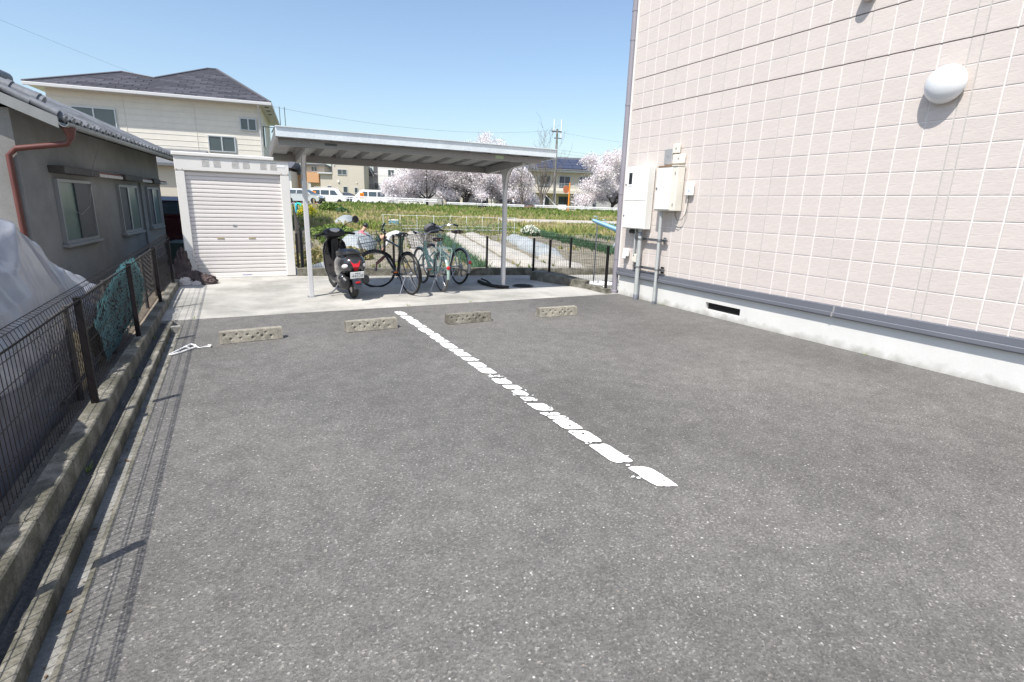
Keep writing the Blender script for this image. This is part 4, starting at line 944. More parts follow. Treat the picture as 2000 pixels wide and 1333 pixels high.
w = ob(U0, U1, -6, 0, -.3, 2.5)
gable = [(U0+.002, 0, 2.45), (U0+.002, -3, 2.45+3*SL), (U0+.002, -6, 2.45)]
w.add([tuple(OMw @ Vector(p)) for p in gable]+[tuple(OMw @ Vector((U1-.002, p[1], p[2]))) for p in gable], [(0, 1, 2), (5, 4, 3)])
OPt('wall', w, m_stucco, smooth=False)
# windows : (u0,u1,z0,z1)
for k, (u0, u1, z0, z1) in enumerate(((4.52, 5.95, .69, 1.66), (7.5, 8.8, .69, 1.65), (9.68, 10.75, .72, 1.65))):
    w = MB()
    for q in ((u0, u0+.045, z0, z1), (u1-.045, u1, z0, z1), (u0+.045, u1-.045, z1-.045, z1), (u0+.045, u1-.045, z0, z0+.05)): ob(q[0], q[1], .001, .055, q[2], q[3], 0, w)
    wf = OPt('window', w, m_winold, smooth=False)
    um = (u0+u1)/2
    w = ob(u0+.045, um+.02, .006, .02, z0+.05, z1-.045); OPt('pane', w, m_frost if k == 0 else m_shutd, wf, smooth=False)
    w = ob(um-.02, u1-.045, .022, .034, z0+.05, z1-.045); OPt('pane', w, m_shutd if k == 0 else m_frost, wf, smooth=False)
    w = MB(); ob(um-.03, um+.03, .034, .044, z0+.05, z1-.045, 0, w); OPt('mullion', w, m_shutd if k == 0 else m_winalu, wf, smooth=False)
    w = ob(u0-.06, u1+.06, .001, .10, z0-.05, z0-.002, .006); OPt('sill', w, m_winold, wf, smooth=False)
for k, (u0, um, u1) in enumerate(((4.42, 5.95, 7.4), (7.46, 8.75, 9.72), (9.76, 10.4, 11.3))):
    w = ob(u0, um, .001, .2, 1.74, 1.845, .005); hb_ = OPt('window_hood', w, m_wood_d, smooth=False)
    w = ob(um+.002, u1, .001, .17, 1.745, 1.80, .004); OPt('white_board', w, m_wood_w, hb_, smooth=False)
    w = ob(um+.002, u1, .001, .15, 1.803, 1.83, .004); OPt('red_trim', w, m_wood_r, hb_, smooth=False)
w = MB(); ob(9.2, 9.26, .001, .04, -.2, 1.72, 0, w); OPt('wall_batten', w, m_stucco, smooth=False)
# roof planes under the tiles
EV = .55; UE0, UE1 = 3.35, 11.75
zroof = lambda v: ZE+.02+(EV-v)*SL
w = MB()
def q4(a_, b_, c_, d_, mb): mb.add([tuple(OMw @ Vector(p)) for p in (a_, b_, c_, d_)], [(0, 1, 2, 3)])
v_r = -3
for dz, fl_ in ((0, 0), (-.09, 1)):
    q = [(UE0, EV, zroof(EV)+dz), (UE1, EV, zroof(EV)+dz), (UE1, v_r, zroof(v_r)+dz), (UE0, v_r, zroof(v_r)+dz)]
    q4(*(q if not fl_ else q[::-1]), w)
    q = [(UE0, v_r, zroof(v_r)+dz), (UE1, v_r, zroof(v_r)+dz), (UE1, 2*v_r-EV, zroof(EV)+dz), (UE0, 2*v_r-EV, zroof(EV)+dz)]
    q4(*(q if not fl_ else q[::-1]), w)
ro = OPt('roof', w, m_wood_d, smooth=False)
# barge board along the gable verge, fascia on the eave
w = MB()
vb = [(UE0-.02, EV+.02, ZE-.09), (UE0-.02, EV+.02, ZE+.05), (UE0-.02, v_r, zroof(v_r)+.03), (UE0-.02, v_r, zroof(v_r)-.11)]
w.loft([[tuple(OMw @ Vector(p)) for p in vb], [tuple(OMw @ Vector((p[0]+.04, p[1], p[2]))) for p in vb]]); OPt('barge_board', w, m_gutter, smooth=False)
# barrel tiles
def tile_mesh():
    mb = MB(); L_ = .27; wd = .262; n = 10
    def pr(i):
        t_ = i/n; x = t_*wd
        z = .052*math.sin(PI*min(1, t_/.42)) if t_ < .42 else -.02*math.sin(PI*(t_-.42)/.58)
        return x, z
    secs = []
    for d, e in ((0, 0), (.0, .022), (L_, .022)):
        secs.append([(pr(i)[0], -d, pr(i)[1]+e) for i in range(n+1)])
    mb.loft(secs, False, closed=False); return mb.mesh('roof_tile', m_kawara, True, 50)
tl = tile_mesh(); ta = math.atan(SL); row_d = .23*math.cos(ta)
nU = int((UE1-UE0)/.262)
stm = MB(); cnt = 0
for rr_ in range(15):
    for i in range(nU):
        u = UE0+.03+i*.262; v = EV+.05-rr_*row_d; z = zroof(v)+.035
        Lm = OMw @ T(u, v, z+.004*random.uniform(-1, 1)) @ rot('X', -ta) @ rot('Z', random.uniform(-.012, .012))
        if cnt < 290:
            o = link('roof_tile', tl, ro); o.matrix_local = Lm; cnt += 1
        else: stm.add([v_.co for v_ in tl.vertices], [tuple(p.vertices) for p in tl.polygons], Lm)
OPt('roof_tile_field', stm, m_kawara, ro, kind='stuff')
ecm = MB(); ecm.tube([(0, .075, 0), (0, -.1, .175*SL)], .055, 10); ecme = ecm.mesh('eave_cap', m_kawara)
for i in range(nU):
    o = link('eave_cap', ecme, ro); o.matrix_local = OMw @ T(UE0+.085+i*.262, EV, zroof(EV+.075)+.045)
# ridge capping parallel to the verge (descending ridge) and the main ridge
w = MB(); w.tube([tuple(OMw @ Vector((UE0+.75, v, zroof(v)+.13))) for v in (EV-.35, -.5, -1.5, -3)], [.075, .08, .08, .08], 12)
for i in range(12):
    v = EV-.4-i*.28; w.tube([tuple(OMw @ Vector((UE0+.75, v, zroof(v)+.135))), tuple(OMw @ Vector((UE0+.75, v-.05, zroof(v-.05)+.135)))], .092, 12)
w.tube([tuple(OMw @ Vector((u, -3, zroof(-3)+.12))) for u in (UE0, UE1)], .14, 12)
OPt('ridge_cap', w, m_kawara, ro)
w = MB(); 
for i in range(13):
    v = EV+.02-i*.27; w.tube([tuple(OMw @ Vector((UE0+.05, v, zroof(v)+.08))), tuple(OMw @ Vector((UE0+.05, v-.28, zroof(v-.28)+.1)))], [.05, .045], 10)
OPt('verge_cap', w, m_kawara, ro)
# gutter + downpipe
w = MB(); secs = []
for u in (UE0-.05, UE1): secs.append([tuple(OMw @ Vector((u, EV+.085+.055*math.cos(a_), ZE-.015+.06*math.sin(a_)))) for a_ in [PI+PI*i/8 for i in range(9)]]+[tuple(OMw @ Vector((u, EV+.085+.048*math.cos(a_), ZE-.015+.052*math.sin(a_)))) for a_ in [2*PI-PI*i/8 for i in range(9)]])
w.loft(secs); OPt('eave_gutter', w, m_gutter, smooth=False)
w = MB(); W_ = lambda u, v, z: tuple(OMw @ Vector((u, v, z)))
w.tube([W_(UE0+.12, EV+.085, ZE-.06), W_(UE0+.12, EV+.085, ZE-.2), W_(UE0+.13, EV+.03, ZE-.27), W_(U0-.05, .02, ZE-.36), W_(U0-.05, -.07, ZE-.45), W_(U0-.05, -.07, -.1)], .036, 10)
dpp = OPt('downpipe', w, m_redpipe)
w = MB(); w.lathe([(.04, 0), (.05, .05), (.075, .13), (.075, .16)], 14, T(*W_(UE0+.12, EV+.085, ZE-.22))); OPt('hopper', w, m_redpipe, dpp)
w = MB(); w.tube([W_(5.25, EV+.08, ZE-.02), W_(5.3, .45, 2.25), W_(5.5, .25, 1.9), W_(5.62, .12, 1.5), W_(5.55, .1, 1.25), W_(5.2, .08, 1.12), W_(4.9, .07, 1.2)], .006, 6)
solo_w = OPt('loose_cable', w, m_gutter)

# second low fence of the neighbour, vinyl covered heap, net
nf = thing('chain_fence', 'low rusty dark chain link fence just behind the mesh fence', 'fence', (-1.12, 5, 0))
for y in (4.82, 6.2, 7.5, 8.7, 9.8):
    w = MB(); w.tube([(-1.12, y, -.1), (-1.12, y, .66)], .02, 8); part('post', w, m_wood_d, nf)
for z in (.06, .64):
    w = MB(); w.tube([(-1.12, 4.4, z), (-1.12, 9.8, z+.01)], .010, 8); part('rail', w, m_wood_d, nf)
w = MB(); stp = .075; y = 4.0
while y < 9.8:
    for sg in (1, -1):
        q0 = (y, .06) if sg > 0 else (y, .64); q1 = (y+.58, .64) if sg > 0 else (y+.58, .06); w.tube([(-1.12+.002*sg, q0[0], q0[1]), (-1.12+.002*sg, min(q1[0], 9.8), q1[1])], .0016, 3, False)
    y += stp
part('chain_mesh', w, m_wood_d, nf, smooth=False)
# heap under vinyl
def heap_pt(u, v):
    y = lerp(-1.2, 7.6, u); hh = interp(y, [(-1.2, 1.15), (2, 1.25), (4, 1.34), (5.2, 1.31), (5.8, 1.2), (6.4, .88), (7.0, .5), (7.5, 0)])
    pts = [(-1.2, -.05), (-1.3, hh*.38), (-1.5, hh*.78), (-1.72, hh*.97), (-2.0, hh*1.02), (-2.35, hh*.82), (-2.5, -.05)]
    q = v*(len(pts)-1); i = min(int(q), len(pts)-2); t_ = q-i
    x = lerp(pts[i][0], pts[i+1][0], t_); z = lerp(pts[i][1], pts[i+1][1], t_)
    k = min(1, hh/.6)
    rg = lambda a_, b_, c_: 1-2*abs(noise.noise((a_, b_, c_)))
    wv = .5*noise.noise((y*.8, v*2, 11)); hang = 1-min(1, abs(v-.5)*1.1)
    n1 = noise.noise((y*.9, v*2.2, 2))*.13+rg(y*1.15+wv*2, v*.9, 7)**2*.06+rg(y*2.4+wv*3-v*1.2, v*1.1, 4)**3*.03+rg(y*1.2+v*3.5, v*3-y*.8, 3)**4*.025+rg(y*5+wv*7, v*1.6+y*.3, 9)**4*.010
    n1 *= k*min(1, v*8)
    return (min(x+n1*.8, -1.17), y+n1*.4, max(z+n1*(1 if v > .2 else .3), -.06))
w = MB(); w.grid(heap_pt, 340, 120); solo('covered_heap', w, m_polyh, 'big heap under crumpled translucent white vinyl behind the left fence', 'tarpaulin', ang=70)
def skirt(u, v):  # added dark sheet whose colour stands in for shade on the heap's lower face
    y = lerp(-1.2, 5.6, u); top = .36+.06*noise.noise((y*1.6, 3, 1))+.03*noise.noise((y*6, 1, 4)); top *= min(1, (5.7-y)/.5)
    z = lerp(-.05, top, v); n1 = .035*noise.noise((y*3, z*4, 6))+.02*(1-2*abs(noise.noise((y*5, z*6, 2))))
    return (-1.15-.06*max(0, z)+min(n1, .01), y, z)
w = MB(); w.grid(skirt, 160, 16); solo('heap_shade_skirt', w, mat('blue_grey_heap_shade', (.13, .135, .16), .45, var=.25, vscale=5), 'dark blue grey sheet added as painted shade round the foot of the vinyl covered heap', 'tarpaulin', ang=70)
w = MB(); w.box(-1.15, -1.135, 5.0, 5.13, -.05, .42, .004); w.box(-1.155, -1.14, 5.15, 5.3, -.05, .34, .004); solo('plank', w, m_plywood, 'weathered pale boards standing behind the first fence post', 'board', smooth=False)
w = MB()
w.box(-1.215, -1.185, 5.35, 6.1, -.05, .3, .004); solo('plank', w, m_plywood, 'weathered low board leaning below the cyan net', 'board', smooth=False)
# straw heap
w = MB(); rs_ = random.Random(5)
for i in range(1400):
    y = rs_.uniform(4.2, 7.6); x = rs_.uniform(-1.75, -1.17); z = rs_.uniform(-.03, .14)*(1-abs(y-5.6)/2.6); a_ = rs_.uniform(0, 2*PI); l_ = rs_.uniform(.04, .12); c, s2_ = math.cos(a_)*l_, math.sin(a_)*l_
    w.add([(x, y, z), (x+.006, y+.004, z+.004), (x+c, y+s2_, z+rs_.uniform(-.02, .05))], [(0, 1, 2)])
so_ = solo('straw', w, m_plywood, 'dry straw and leaves strewn behind the fence', 'straw', smooth=False); so_['kind'] = 'stuff'; del so_['category']
# net : strands draped on the chain fence
nn = thing('garden_net', 'cyan garden net draped over the low fence behind the mesh fence', 'net', (-1.09, 6.9, 0))
outl = [(5.42, .46, .34), (5.7, -.02, .52), (6.2, .0, .60), (6.8, -.0, .70), (7.3, .02, .72), (7.8, .06, .69), (8.2, .14, .55), (8.45, .3, .34)]
def net_pt(y, q, fl=0):
    lo = interp(y, [(a_[0], a_[1]) for a_ in outl]); hi = interp(y, [(a_[0], a_[2]) for a_ in outl]); z = lerp(lo, hi, q)
    n1 = noise.noise((y*4, z*5, 3))
    return Vector((-1.085+.02*n1+fl, y+.03*noise.noise((y*3, z*7, 9)), z+.02*n1))
w = MB(); y = 5.45; rs_ = random.Random(3)
while y < 8.42:
    for sg in (1, 1):
        q = rs_.uniform(0, .05)
        while q < 1:
            dq = rs_.uniform(.035, .06)
            if rs_.random() < .72 and 5.42 < y+.06*sg < 8.45: w.tube([net_pt(y, q), net_pt(y, q)+Vector((.004, -.022, (dq*.75)*.75))], .0048, 4, False)
            q += dq*rs_.uniform(1.1, 1.6)
    y += .044
o = part('net_strands', w, m_net, nn, smooth=False)
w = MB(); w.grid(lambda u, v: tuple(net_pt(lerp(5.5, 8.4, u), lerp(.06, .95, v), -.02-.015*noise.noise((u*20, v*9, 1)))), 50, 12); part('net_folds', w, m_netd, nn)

# crumpled cloth by the shed
def cloth(cx, cy, rx, ry, hh, seed, nm, m_, lab):
    def fn(u, v):
        a_ = u*2*PI; e = v*PI/2
        d = Vector((math.cos(a_)*math.sin(e), math.sin(a_)*math.sin(e), math.cos(e)))
        rg = 1-2*abs(noise.noise((d.x*2.2+seed, d.y*2.2, d.z*2.2))); r2 = 1-2*abs(noise.noise((d.x*5+seed, d.y*5+3, d.z*5)))
        q = .82+.26*rg*abs(rg)+.13*r2+.05*noise.noise((d.x*12, d.y*12+seed, d.z*12))
        return (cx+rx*d.x*q, cy+ry*d.y*q, max(hh*d.z*q, .0)+.004)
    w = MB(); w.grid(fn, 72, 30); return solo(nm, w, m_, lab, 'cloth', 'crumpled cloths by the shed', ang=75)
cloth(-.66, 10.62, .24, .2, .2, 2, 'crumpled_tarp', m_cloth, 'brown crumpled tarp lying in front of the shed\'s left post')
cloth(-.80, 10.85, .13, .15, .52, 6, 'crumpled_tarp', m_cloth, 'dark crumpled tarp heaped up against the left fence end')
cloth(-.46, 10.52, .17, .14, .15, 9, 'crumpled_tarp', m_cloth, 'low bundle of brown cloth at the foot of the shutter')
cloth(-.76, 10.42, .1, .05, .12, 14, 'rag', m_clothw, 'pale pinkish rag on the brown tarp pile, farther left')
cloth(-.60, 10.40, .07, .05, .06, 17, 'rag', m_clothw, 'small pale rag at the front of the brown tarp pile')
w = MB()
for i in range(9):
    t_ = i/8; w.torus(.022, .004, 12, 5, T(-.66+.1*t_, 10.98-.12*t_, .5-.3*t_) @ rot('Z', i*1.2))
solo('chain', w, m_steel, 'rusty chain hanging on the left post of the shed', 'chain')
w = MB(); w.loft([[tuple(OMw @ Vector((p[0], p[1], p[2]))+OP) for p in q] for q in ([(8.55, .55, -.05), (9.55, .55, -.05), (9.55, .95, -.05), (8.55, .95, -.05)], [(8.5, .5, .42), (9.6, .5, .42), (9.6, 1.0, .42), (8.5, 1.0, .42)], [(8.53, .53, .425), (9.57, .53, .425), (9.57, .97, .425), (8.53, .97, .425)])])
solo('plastic_crate', w, mat('dark_green_plastic', (.03, .05, .045), .6), 'dark green tub standing under the house windows', 'tub')

# ------------------------------------------------------------------ CREAM HOUSE
CH = thing('cream_house', 'two storey cream sided house with dark hipped roof behind the shed', 'house', (1.875, 32, -.25))
cy_ = R(7.0); cu = Vector((math.cos(cy_), -math.sin(cy_), 0)); cw_ = Vector((math.sin(cy_), math.cos(cy_), 0)); CP = Vector((1.875, 32, 0))
CMx = Matrix(((cu.x, cw_.x, 0, 0), (cu.y, cw_.y, 0, 0), (0, 0, 1, .25), (0, 0, 0, 1)))  # local x along front (right end = 0, left negative), y back
def cbx(x0, x1, y0, y1, z0, z1, c=0, mb=None): mb = mb or MB(); mb.box(x0, x1, y0, y1, z0, z1, c, CMx); return mb
def CPt(nm, mb, m, par=CH, **k): return part(nm, mb, m, par, world=False, **k)
ZEV = 6.14
w = cbx(-8.9, 0, 0, 7.5, -.4, ZEV+.05); CPt('wall', w, m_cream, smooth=False)
w = MB()
for i in range(24): cbx(-8.92, .02, -.012, -.001, .15+.2667*i, .15+.2667*i+.012, 0, w)     # siding courses
for x in (-5.95, -3.0): cbx(x, x+.02, -.016, -.002, 0, ZEV-.2, 0, w)
CPt('siding_joint', w, mat('cream_siding_joint', (.63, .595, .525), .8), smooth=False)  # course joints in a slightly darker cream than the wall
w = MB()
for i in range(24): cbx(.001, .012, .0, 7.5, .15+.2667*i, .15+.2667*i+.018, 0, w)
CPt('siding_joint', w, MATS['cream_siding_joint'], smooth=False)
OVH = .55
def cream_window(x0, x1, z0, z1):
    w = MB(); t_ = .05
    for q in ((x0, x0+t_, z0, z1), (x1-t_, x1, z0, z1), (x0+t_, x1-t_, z1-t_, z1), (x0+t_, x1-t_, z0, z0+t_), ((x0+x1)/2-.03, (x0+x1)/2+.03, z0+t_, z1-t_)): cbx(q[0], q[1], -.07, -.002, q[2], q[3], 0, w)
    wf = CPt('window', w, m_winalu, smooth=False)
    for a_, b_ in ((x0+t_, (x0+x1)/2-.03), ((x0+x1)/2+.03, x1-t_)): CPt('pane', cbx(a_, b_, -.03, -.02, z0+t_, z1-t_), m_glassg, wf, smooth=False)
cream_window(-8.05, -6.3, 4.42, 5.4); cream_window(-1.0, -.22, 4.83, 5.44); cream_window(-2.52, -1.28, 3.72, 4.5)
w = MB(); cbx(.002, .06, .9, 1.7, 4.2, 5.2, 0, w); CPt('side_window', w, m_glassg, smooth=False)
w = MB()
cbx(-9.5, OVH+.05, -OVH-.06, -OVH+.0, ZEV-.09, ZEV+.06, .02, w); cbx(OVH-.0, OVH+.06, -OVH+.001, 8.0, ZEV-.09, ZEV+.06, .02, w); CPt('eave_gutter', w, m_creaml, smooth=False)
w = MB(); cbx(-9.45, OVH, -OVH, 8.0, ZEV-.03, ZEV+.02, 0, w); CPt('soffit', w, m_creaml, smooth=False)
w = MB()
for yy in (.3, 1.6, 2.9): cbx(.2, .4, yy, yy+.3, ZEV-.045, ZEV-.031, 0, w)
CPt('soffit_vent', w, m_shutd, smooth=False)
w = MB(); w.tube([tuple(CMx @ Vector(p)) for p in ((-.06, -OVH-.0, ZEV-.05), (-.06, -.12, ZEV-.45), (-.06, -.08, 0))], .04, 8); w.tube([tuple(CMx @ Vector(p)) for p in ((.3, 7.9, ZEV-.1), (.1, 7.6, ZEV-.5))], .04, 8); CPt('downpipe', w, m_creaml)
# roof: front plane profile (x along the front, d horizontal depth behind the eave)
PT = .47
profile = [(-9.5, 0), (-6.3, 2.55), (-4.85, 2.05), (-2.75, 4.55), (-2.3, 4.6), (OVH, 0)]
zp = lambda d: ZEV+.06+PT*d
fr_ = [Vector((x, -OVH+d, zp(d))) for x, d in profile]
depth2 = 2*4.1
w = MB(); bk_ = [Vector((x, -OVH+max(9.2-d, d+.1), zp(d))) for x, d in profile]
w.add([tuple(CMx @ (p-Vector((0, 0, .03)))) for p in fr_]+[tuple(CMx @ (p-Vector((0, 0, .03)))) for p in bk_], [(0, 1, 2), (0, 2, 5), (2, 3, 4), (2, 4, 5)]+[(11, 8, 6), (8, 7, 6), (11, 10, 8), (10, 9, 8)]+[(i, i+6, i+7, i+1) for i in range(5)])
rf = CPt('roof', w, m_shingle, smooth=False)
w = MB(); w.tube([tuple(CMx @ (p+Vector((0, 0, .02)))) for p in fr_], .055, 6); CPt('ridge_flashing', w, m_roofd, rf, smooth=False)
# shingle courses
def clip(poly, pl):
    out = []
    for i in range(len(poly)):
        a_, b_ = poly[i], poly[(i+1) % len(poly)]; da, db = pl(a_), pl(b_)
        if da >= 0: out.append(a_)
        if (da >= 0) != (db >= 0): t_ = da/(da-db); out.append((lerp(a_[0], b_[0], t_), lerp(a_[1], b_[1], t_)))
    return out
def half(p, q): return lambda r_: (q[0]-p[0])*(r_[1]-p[1])-(q[1]-p[1])*(r_[0]-p[0])
convex = [[(-9.5, 0), (-4.85, 0), (-4.85, 2.05), (-6.3, 2.55)], [(-4.85, 0), (OVH, 0), (-2.3, 4.6), (-2.75, 4.55), (-4.85, 2.05)]]
sw, sdp = .91, .2; stm = MB(); cnt = 0
sm_ = MB(); sm_.add([(0, 0, .03), (sw-.03, 0, .03), (sw-.03, sdp, .03+PT*sdp-.025), (0, sdp, .03+PT*sdp-.025), (0, 0, -.01), (sw-.03, 0, -.01)], [(0, 1, 2, 3), (4, 5, 1, 0)]); shm = sm_.mesh('shingle', m_shingle, False)
for r_ in range(23):
    for i in range(-12, 3):
        x = i*sw+(.3*r_ % sw); d = r_*sdp
        cell = [(x, d), (x+sw-.012, d), (x+sw-.012, d+sdp), (x, d+sdp)]
        inside = [all(half(cv[k], cv[(k+1) % len(cv)])(p) >= 0 for k in range(len(cv))) for cv in convex for p in cell]
        full = all(inside[:4]) or all(inside[4:])
        if full and cnt < 295:
            o = link('shingle', shm, rf); o.matrix_local = CMx @ T(x, -OVH+d, zp(d)); cnt += 1
        else:
            for cv in convex:
                pg = cell
                for k in range(len(cv)): 
                    pg = clip(pg, half(cv[k], cv[(k+1) % len(cv)]))
                    if len(pg) < 3: break
                if len(pg) >= 3:
                    pv = [tuple(CMx @ Vector((p[0], -OVH+p[1], zp(p[1])+.012-.01*((p[1]-d)/sdp)))) for p in pg]; stm.add(pv, [tuple(range(len(pv)))])
CPt('shingle_field', stm, m_shingle, rf, smooth=False, kind='stuff')
w = MB(); cbx(-7.6, -4.2, -1.5, -.01, 2.6, 2.7, 0, w); w.v = [(p[0], p[1], p[2]) for p in w.v]
lo = [Vector((x, y, z)) for x, y, z in ((-6.6, -2.4, 2.95), (-2.6, -2.4, 2.95), (-2.6, -.02, 3.75), (-6.6, -.02, 3.75))]
w = MB(); w.add([tuple(CMx @ p) for p in lo]+[tuple(CMx @ (p-Vector((0, 0, .12)))) for p in lo], [(0, 1, 2, 3), (7, 6, 5, 4), (0, 4, 5, 1), (1, 5, 6, 2), (3, 7, 4, 0)]); CPt('lower_roof', w, m_kawara, smooth=False)
w = MB(); cbx(-6.2, -3.0, -2.0, -.02, -.3, 2.9, 0, w); CPt('lower_wall', w, m_beige, smooth=False)
an = MB(); base_ = CMx @ Vector((.0, 0, 0))
for x in (.9, 1.15): an.tube([tuple(CMx @ Vector((x, .5, 5.0))), tuple(CMx @ Vector((x, .5, 6.2)))], .018, 5)
an.tube([tuple(CMx @ Vector((0.0, .5, 5.15))), tuple(CMx @ Vector((1.9, .5, 5.1)))], .018, 5); an.box(-.05, .12, -.05, .05, -.1, .1, 0, CMx @ T(1.02, .5, 5.12))
CPt('antenna', an, m_shutd, smooth=False)

# ------------------------------------------------------------------ FAR BUILDINGS (frame s,t)
def far(name, label, cat, s_, t_, z, turn=0, group=None):
    o = thing(name, label, cat, F(s_, t_, z), group); o.rotation_euler = (0, 0, -PH+turn); return o
def fp(nm, o, m_, *boxes, **k):
    mb = MB()
    for b_ in boxes: mb.box(*b_)
    return part(nm, mb, m_, o, world=False, smooth=False, **k)
def fwin(o, x0, x1, z0, z1, y=0, split=1, fm=m_winalu):
    t_ = .07; bx = [(x0, x0+t_, y-.08, y-.002, z0, z1), (x1-t_, x1, y-.08, y-.002, z0, z1), (x0+t_, x1-t_, y-.08, y-.002, z1-t_, z1), (x0+t_, x1-t_, y-.08, y-.002, z0, z0+t_)]
    if split: bx.append(((x0+x1)/2-.03, (x0+x1)/2+.03, y-.08, y-.002, z0+t_, z1-t_))
    w_ = fp('window', o, fm, *bx); fp('pane', w_, m_glassg, (x0+t_, x1-t_, y-.03, y-.02, z0+t_, z1-t_))
h1 = far('beige_house', 'plain beige two storey house beyond the parked vans', 'house', 84, -11.4, 1.0)
fp('wall', h1, m_beige, (-1.35, 3.15, 0, 8, -.5, 6.3)); fp('annex', h1, m_beige, (-3.1, -1.352, .3, 8, -.5, 4.3))
fp('roof', h1, m_roofd, (-1.6, 3.4, -.35, 8.3, 6.3, 6.5)); fp('annex_roof', h1, m_creaml, (-3.4, -1.354, -.1, 8.2, 4.302, 4.5))
fwin(h1, -.6, .72, 4.2, 5.0); fwin(h1, -2.2, -1.5, 2.05, 2.65, .3, 0); fwin(h1, .1, .75, 1.7, 2.6, 0, 0); fwin(h1, 1.7, 2.2, 1.7, 2.5, 0, 0)
fp('downpipe', h1, m_shutd, (-1.42, -1.36, -.08, -.0, 4.5, 6.3)); fp('wall_vent', h1, m_white, (-.62, -.4, -.15, -.002, 3.15, 3.4)); fp('eave_lamp', h1, m_white, (-1.1, -.95, -.12, -.002, 5.5, 5.65), (2.0, 2.12, -.12, -.002, 3.15, 3.25))
h2 = far('orange_house', 'house with an orange balcony front left of the beige house', 'house', 88, -16.5, 1.0)
fp('wall', h2, m_beige, (-.6, 2.0, 0, 8, -.5, 5.6)); fp('balcony', h2, m_peach, (-.4, 1.35, -1.2, -.002, 3.1, 4.55)); fp('porch_post', h2, m_creaml, (-.2, .12, -1.1, -.8, -.5, 3.098)); fp('roof', h2, m_roofd, (-.9, 2.3, -.5, 8.4, 5.6, 5.85)); fwin(h2, .1, 1.0, 4.7, 5.5); fp('porch_door', h2, m_shutd, (.5, 1.3, -.04, -.002, -.3, 2.3))
h3 = far('peach_house', 'orange walled house behind the left carport post', 'house', 91, -18.9, 1.0)
fp('wall', h3, m_peach, (-.4, 1.25, 0, 8, -.5, 4.3)); fp('roof', h3, m_roofd, (-.7, 1.55, -.5, 8.4, 4.3, 5.4)); fp('canopy', h3, m_wood_d, (-.1, 1.0, -.8, -.002, 1.9, 2.05)); fwin(h3, .2, .9, 2.9, 3.7)
h4 = far('grey_house', 'grey sided house farthest left behind the silver car', 'house', 86, -20.6, 1.0)
fp('wall', h4, m_greyh, (-4, .9, 0, 8, -.5, 5.0)); fp('corner_panel', h4, m_whiteh, (.902, 1.6, .3, 7, -.5, 4.6)); fwin(h4, -.4, .3, 2.9, 3.8)
mbr = MB(); mbr.loft([[(x, -.6, 5.0), (x, 4, 6.4), (x, 8.5, 5.0)] for x in (-4.3, 1.9)]); part('roof', mbr, m_roofd, h4, world=False, smooth=False)
h5 = far('blue_roof_house', 'house with grey gable and white barge boards wrapped in scaffolding', 'house', 93, -7.7, 1.0)
fp('wall', h5, m_greyh, (-1.3, 1.5, 0, 7, -.5, 4.6)); mbr = MB(); mbr.loft([[(-1.5, y, 4.6), (-.75, y, 6.2), (0.1, y, 4.6)] for y in (-.4, 7.4)]); part('gable', mbr, m_roofd, h5, world=False, smooth=False)
mbr = MB(); mbr.tube([(-1.55, -.45, 4.55), (-.75, -.45, 6.25), (.15, -.45, 4.55)], .09, 4); part('barge_board', mbr, m_white, h5, world=False, smooth=False); fp('roof', h5, m_roofd, (0.12, 1.9, -.3, 7.3, 4.6, 6.3)); fwin(h5, .2, 1.0, 2.6, 3.6)
sf = far('scaffold', 'grey pipe scaffold standing in front of the blue grey house', 'scaffold', 91.5, -7.6, 1.0)
for x in (-1.1, -.1, .9):
    mbr = MB(); mbr.tube([(x, 0, -.5), (x, 0, 6.4)], .04, 5); part('upright', mbr, m_alu, sf, world=False)
for z in (1.5, 3.2, 4.9):
    mbr = MB(); mbr.tube([(-1.4, 0, z), (1.2, 0, z)], .04, 5); part('ledger', mbr, m_alu, sf, world=False)
h6 = far('white_house', 'bright white house partly hidden by the first cherry tree', 'house', 91, -3.0, 1.0)
fp('wall', h6, m_whiteh, (-3.75, 3.5, 0, 8, -.5, 7.2)); fp('roof', h6, m_roofd, (-4.0, 3.8, -.4, 8.4, 7.2, 7.5)); fwin(h6, -2.2, -1.2, 4.6, 5.6)
fp('panel_joint', h6, m_greyh, *[(-3.75, 3.5, -.012, -.002, z, z+.04) for z in (1.0, 2.2, 3.4, 4.6, 5.8)])
# long two storey apartment block
h7 = far('apartment_block', 'long beige two storey apartment block with dark solar roof behind the bare tree', 'building', 92, 20.5, .95)
fp('wall', h7, m_beige, (-8.5, 11, 0, 10, -.6, 6.4)); fp('eave', h7, m_creaml, (-9.2, 11.6, -1.0, 10.5, 6.4, 6.72)); fp('balcony_slab', h7, m_beige, (-9, 11.2, -1.3, -.002, 2.85, 3.3)); fp('balcony_parapet', h7, m_cream, (-9, 11.2, -1.3, -1.2, 3.302, 3.75))
mbr = MB(); mbr.loft([[(x, -1.2, 6.72), (x+k2, 5, 9.3), (x+2*0, 11, 6.72)] for x, k2 in ((-9.4, 2.0), (11.8, -2.0))]); part('roof', mbr, m_roofd, h7, world=False, smooth=False)
sl_ = math.atan2(2.58, 6.2)
mpa = MB(); mpa.box(0, 1.5, 0, 1.6, .03, .09); spm = mpa.mesh('solar_panel', m_solar, False)
for r_ in range(3):
    for i in range(7):
        o = link('solar_panel', spm, h7); o.matrix_local = T(-1.0+i*1.56-(0), -.75+1.68*math.cos(sl_)*r_, 6.92+1.68*math.sin(sl_)*r_) @ rot('X', sl_)
for i, x in enumerate((-7.2, -3.9, -.6, 2.9, 6.5)):
    fwin(h7, x, x+2.0, 3.75, 5.8); fwin(h7, x+.1, x+1.9, .4, 2.4, 0, 1, m_shutd)
